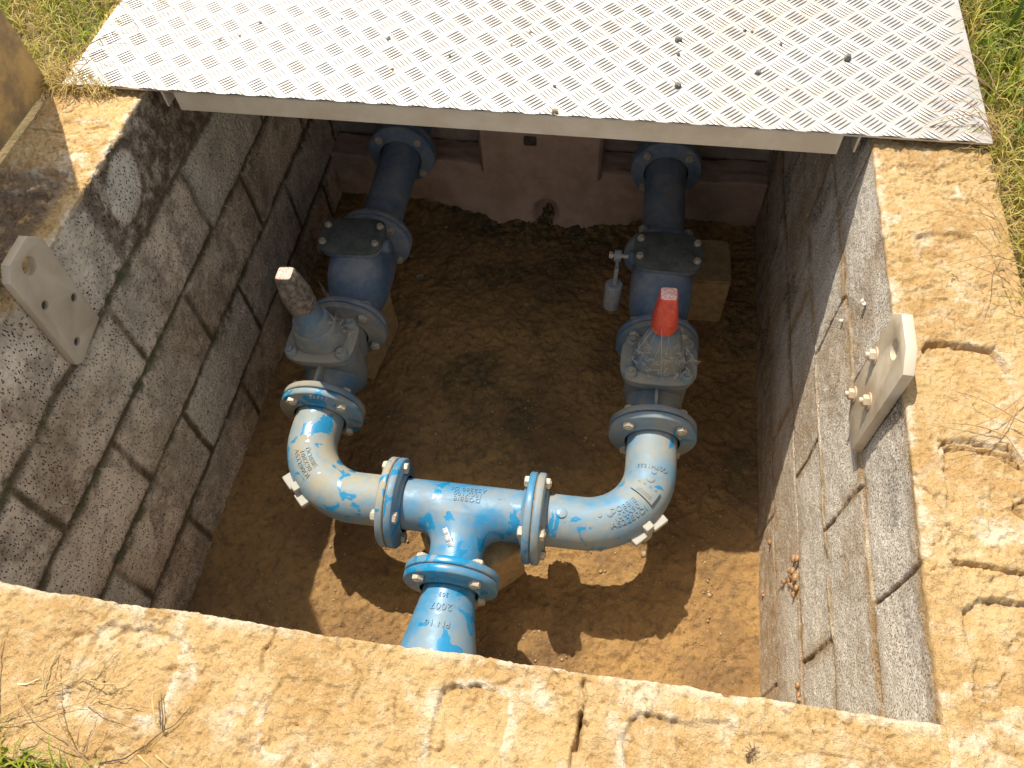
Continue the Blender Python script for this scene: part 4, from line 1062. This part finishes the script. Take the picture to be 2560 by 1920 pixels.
# seed stalks: thin stems with a fan of spikes
def stalk(base, tip, r, spikes, seed, mat='stalk', sag=.02, spl=.07):
    rn = random.Random(seed); b = Vector(base); t = Vector(tip); mb = MB(); pts = []
    for k in range(9):
        s = k / 8; q = b.lerp(t, s); q.z += math.sin(s * math.pi) * sag; q += Vector((rn.uniform(-1, 1), rn.uniform(-1, 1), 0)) * .0012; pts.append(q - b)
    mb.tube(pts, [r * (1 - .4 * k / 8) for k in range(9)], 6)
    d0 = (pts[-1] - pts[-3]).normalized()
    for i in range(spikes):
        a = (i - (spikes - 1) / 2) / max(spikes, 1) * 2.2 + rn.uniform(-.15, .15); R = Matrix.Rotation(a, 3, 'Z'); d = (R @ Vector((d0.x, d0.y, 0))).normalized(); L = spl * rn.uniform(.6, 1.2)
        q0 = pts[-1] - d0 * .004 * i; mb.tube([q0 + d * L * s + Vector((0, 0, .012 * math.sin(s * 2.5) - .004 * s)) for s in (0, .25, .5, .75, 1)], [r * .8, r * .8, r * .75, r * .6, r * .4], 5)
    o = mb.build('seed_stalk', M[mat], None, 60); o.location = b; return o
G1 = 'dry seed stalks leaning over the right rim'; G2 = 'dry seed stalks lying over the near rim'
def spray(name, lab, lines, z, r, mat, group, seed, cat='stalk'):
    """one plant: thin wiry stems through ground points, arched up by z"""
    rn = random.Random(seed); b = Vector((*lines[0][0], 0)); mb = MB()
    for L in lines:
        P = [Vector((*p, 0)) for p in L]; ln = [0]
        for a, c in zip(P[:-1], P[1:]): ln.append(ln[-1] + (c - a).length)
        n = max(8, int(ln[-1] / .006)); pts = []; rr = []
        for k in range(n + 1):
            q = ln[-1] * k / n; m = max(i for i in range(len(P)) if ln[i] <= q + 1e-9); m = min(m, len(P) - 2)
            f = (q - ln[m]) / max(ln[m + 1] - ln[m], 1e-6); p = P[m].lerp(P[m + 1], f)
            p = p + Vector((rn.uniform(-1, 1), rn.uniform(-1, 1), 0)) * .0005; p.z = .0018 + z * (.25 + .75 * math.sin(math.pi * min(1, k / n * .8 + .1))); pts.append(p - b); rr.append(r * (1.15 - .65 * k / n))
        mb.tube(pts, rr, 6)
    o = mb.build(name, M[mat], None, 60, label=lab, cat=cat); o.location = b
    if group: o['group'] = group
spray('seed_stalk', 'long dark forked seed stalk branching four ways on the left of the near rim', [[(.30, -.175), (.344, -.159), (.382, -.140), (.408, -.127), (.418, -.118), (.438, -.102), (.463, -.076)], [(.408, -.127), (.413, -.099), (.417, -.076), (.421, -.065)], [(.408, -.128), (.433, -.136), (.476, -.142)], [(.419, -.120), (.447, -.121), (.484, -.122)]], .006, .0007, 'stalk', G2, 1)
spray('seed_stalk', 'pale brown seed stalk curving from the left frame edge towards the pit edge', [[(.28, -.18), (.312, -.163), (.358, -.126), (.391, -.104), (.420, -.057)], [(.347, -.130), (.368, -.113), (.388, -.098)], [(.388, -.099), (.42, -.105), (.455, -.100)]], .009, .0009, 'straw2', G2, 2)
spray('seed_stalk', 'reddish seed stalk fan rising from the bottom left grass', [[(.453, -.193), (.420, -.176), (.393, -.151), (.377, -.131), (.356, -.091)], [(.442, -.189), (.419, -.175), (.387, -.163), (.355, -.155), (.322, -.134)], [(.435, -.181), (.399, -.175), (.365, -.169)], [(.424, -.174), (.423, -.157), (.423, -.137)], [(.438, -.179), (.439, -.166), (.443, -.146)]], .016, .0008, 'stalk', G2, 3)
spray('seed_stalk', 'dark crooked stalk with a hooked end right of the bottom left grass', [[(.455, -.188), (.483, -.179), (.504, -.161), (.516, -.144), (.528, -.136), (.540, -.112)], [(.516, -.143), (.511, -.128), (.498, -.104)]], .002, .0008, 'dark', G2, 4)
spray('seed_stalk', 'thin upright stalk at the left frame edge of the near rim', [[(.31, -.16), (.301, -.142), (.277, -.097), (.268, -.075), (.265, -.054)]], .006, .0008, 'stalk', G2, 5)
spray('seed_stalk', 'double-bladed pale stalk left of the forked one on the near rim', [[(.352, -.128), (.352, -.108), (.349, -.092), (.347, -.080)], [(.350, -.120), (.345, -.106), (.341, -.090), (.347, -.071)]], .010, .0009, 'straw2', G2, 6)
spray('dry_straw', 'arched yellow straw standing beside the hooked stalk on the near rim', [[(.507, -.136), (.493, -.107), (.499, -.098)]], .012, .0012, 'straw2', None, 7, 'straw')
spray('dry_straw', 'short white curved straw near the left frame edge of the near rim', [[(.313, -.120), (.326, -.118), (.338, -.109)]], .002, .0012, 'straw', None, 8, 'straw')
spray('dry_straw', 'pale flat straw at the very bottom edge, left one of two', [[(.498, -.173), (.530, -.188)]], .002, .0014, 'straw2', None, 9, 'straw')
spray('dry_straw', 'pale flat straw at the very bottom edge, right one of two', [[(.519, -.170), (.555, -.186)]], .002, .0014, 'straw2', None, 10, 'straw')
spray('seed_stalk', 'star-shaped seed stalk over the shallow double slot of the right rim', [[(1.60, .31), (1.565, .356), (1.553, .384), (1.547, .394), (1.513, .377), (1.462, .352)], [(1.547, .396), (1.516, .402), (1.467, .404)], [(1.543, .390), (1.558, .417), (1.578, .455)]], .010, .0009, 'stalk', G1, 11)
spray('seed_stalk', 'straight twin stalks crossing each other just below the deep crescent slot', [[(1.62, .49), (1.580, .457), (1.535, .414), (1.502, .396), (1.469, .374)], [(1.60, .40), (1.555, .421), (1.521, .443), (1.478, .460)]], .018, .0008, 'stalk', G1, 12)
spray('seed_stalk', 'wide brown seed fan spreading over the right rim from the thatch', [[(1.600, .63), (1.587, .686), (1.576, .758), (1.560, .785), (1.516, .804)], [(1.60, .715), (1.585, .713), (1.534, .694), (1.505, .690)], [(1.60, .66), (1.584, .668), (1.545, .677), (1.501, .712)], [(1.595, .73), (1.574, .703), (1.559, .644), (1.544, .596)]], .030, .0008, 'stalk', G1, 13)
spray('seed_stalk', 'slanting seed stalks on the far end of the right rim below the plate corner', [[(1.61, .77), (1.592, .798), (1.566, .825), (1.528, .840)], [(1.60, .77), (1.594, .788), (1.576, .866), (1.570, .886)], [(1.60, .80), (1.565, .80), (1.52, .775)]], .028, .0007, 'stalk', G1, 14)
spray('seed_stalk', 'dense wiry seed head over the right front corner of the plate', [[(1.64, .98), (1.60, 1.03), (1.56, 1.05), (1.515, 1.055)], [(1.64, 1.0), (1.60, 1.05), (1.57, 1.09), (1.545, 1.11)], [(1.63, .99), (1.59, 1.01), (1.56, 1.005), (1.53, 1.015)], [(1.64, .99), (1.61, 1.07), (1.60, 1.13)], [(1.62, 1.02), (1.58, 1.07), (1.53, 1.085)], [(1.635, 1.0), (1.60, .99), (1.575, .965)], [(1.63, 1.03), (1.59, 1.035), (1.54, 1.03), (1.51, 1.02)]], .035, .0007, 'stalk', G1, 15)
spray('seed_stalk', 'thin grey seed stalks over the right edge of the plate beyond the seed head', [[(1.66, 1.10), (1.61, 1.14), (1.575, 1.19), (1.56, 1.23)], [(1.65, 1.12), (1.60, 1.15), (1.55, 1.155)], [(1.65, 1.13), (1.62, 1.20), (1.60, 1.25)]], .035, .0007, 'stalk', G1, 16)
spray('seed_stalk', 'dark wiry stalks curling over the front left corner of the plate', [[(-.20, 1.03), (-.14, 1.07), (-.10, 1.10), (-.05, 1.12)], [(-.20, 1.02), (-.13, 1.04), (-.08, 1.03), (-.045, 1.045)], [(-.18, 1.01), (-.15, 1.08), (-.12, 1.13), (-.13, 1.17)], [(-.19, 1.05), (-.14, 1.10), (-.09, 1.16)], [(-.15, 1.02), (-.10, 1.06), (-.07, 1.09)], [(-.17, 1.04), (-.11, 1.02), (-.06, .99)]], .035, .0008, 'stalk', None, 17)
spray('seed_stalk', 'dark stalks hanging over the left edge of the plate at the top of the frame', [[(-.20, 1.25), (-.14, 1.24), (-.10, 1.20), (-.07, 1.15)], [(-.22, 1.30), (-.13, 1.27), (-.06, 1.25), (.02, 1.22)], [(-.20, 1.28), (-.12, 1.30), (-.05, 1.29)]], .04, .0010, 'stalk', None, 18)
setp(stalk((1.52, 1.022, .018), (1.585, 1.036, .03), .0018, 1, 42, 'straw', .004, .03), 'thick yellow grass stem lying on the right front corner of the plate', 'straw')
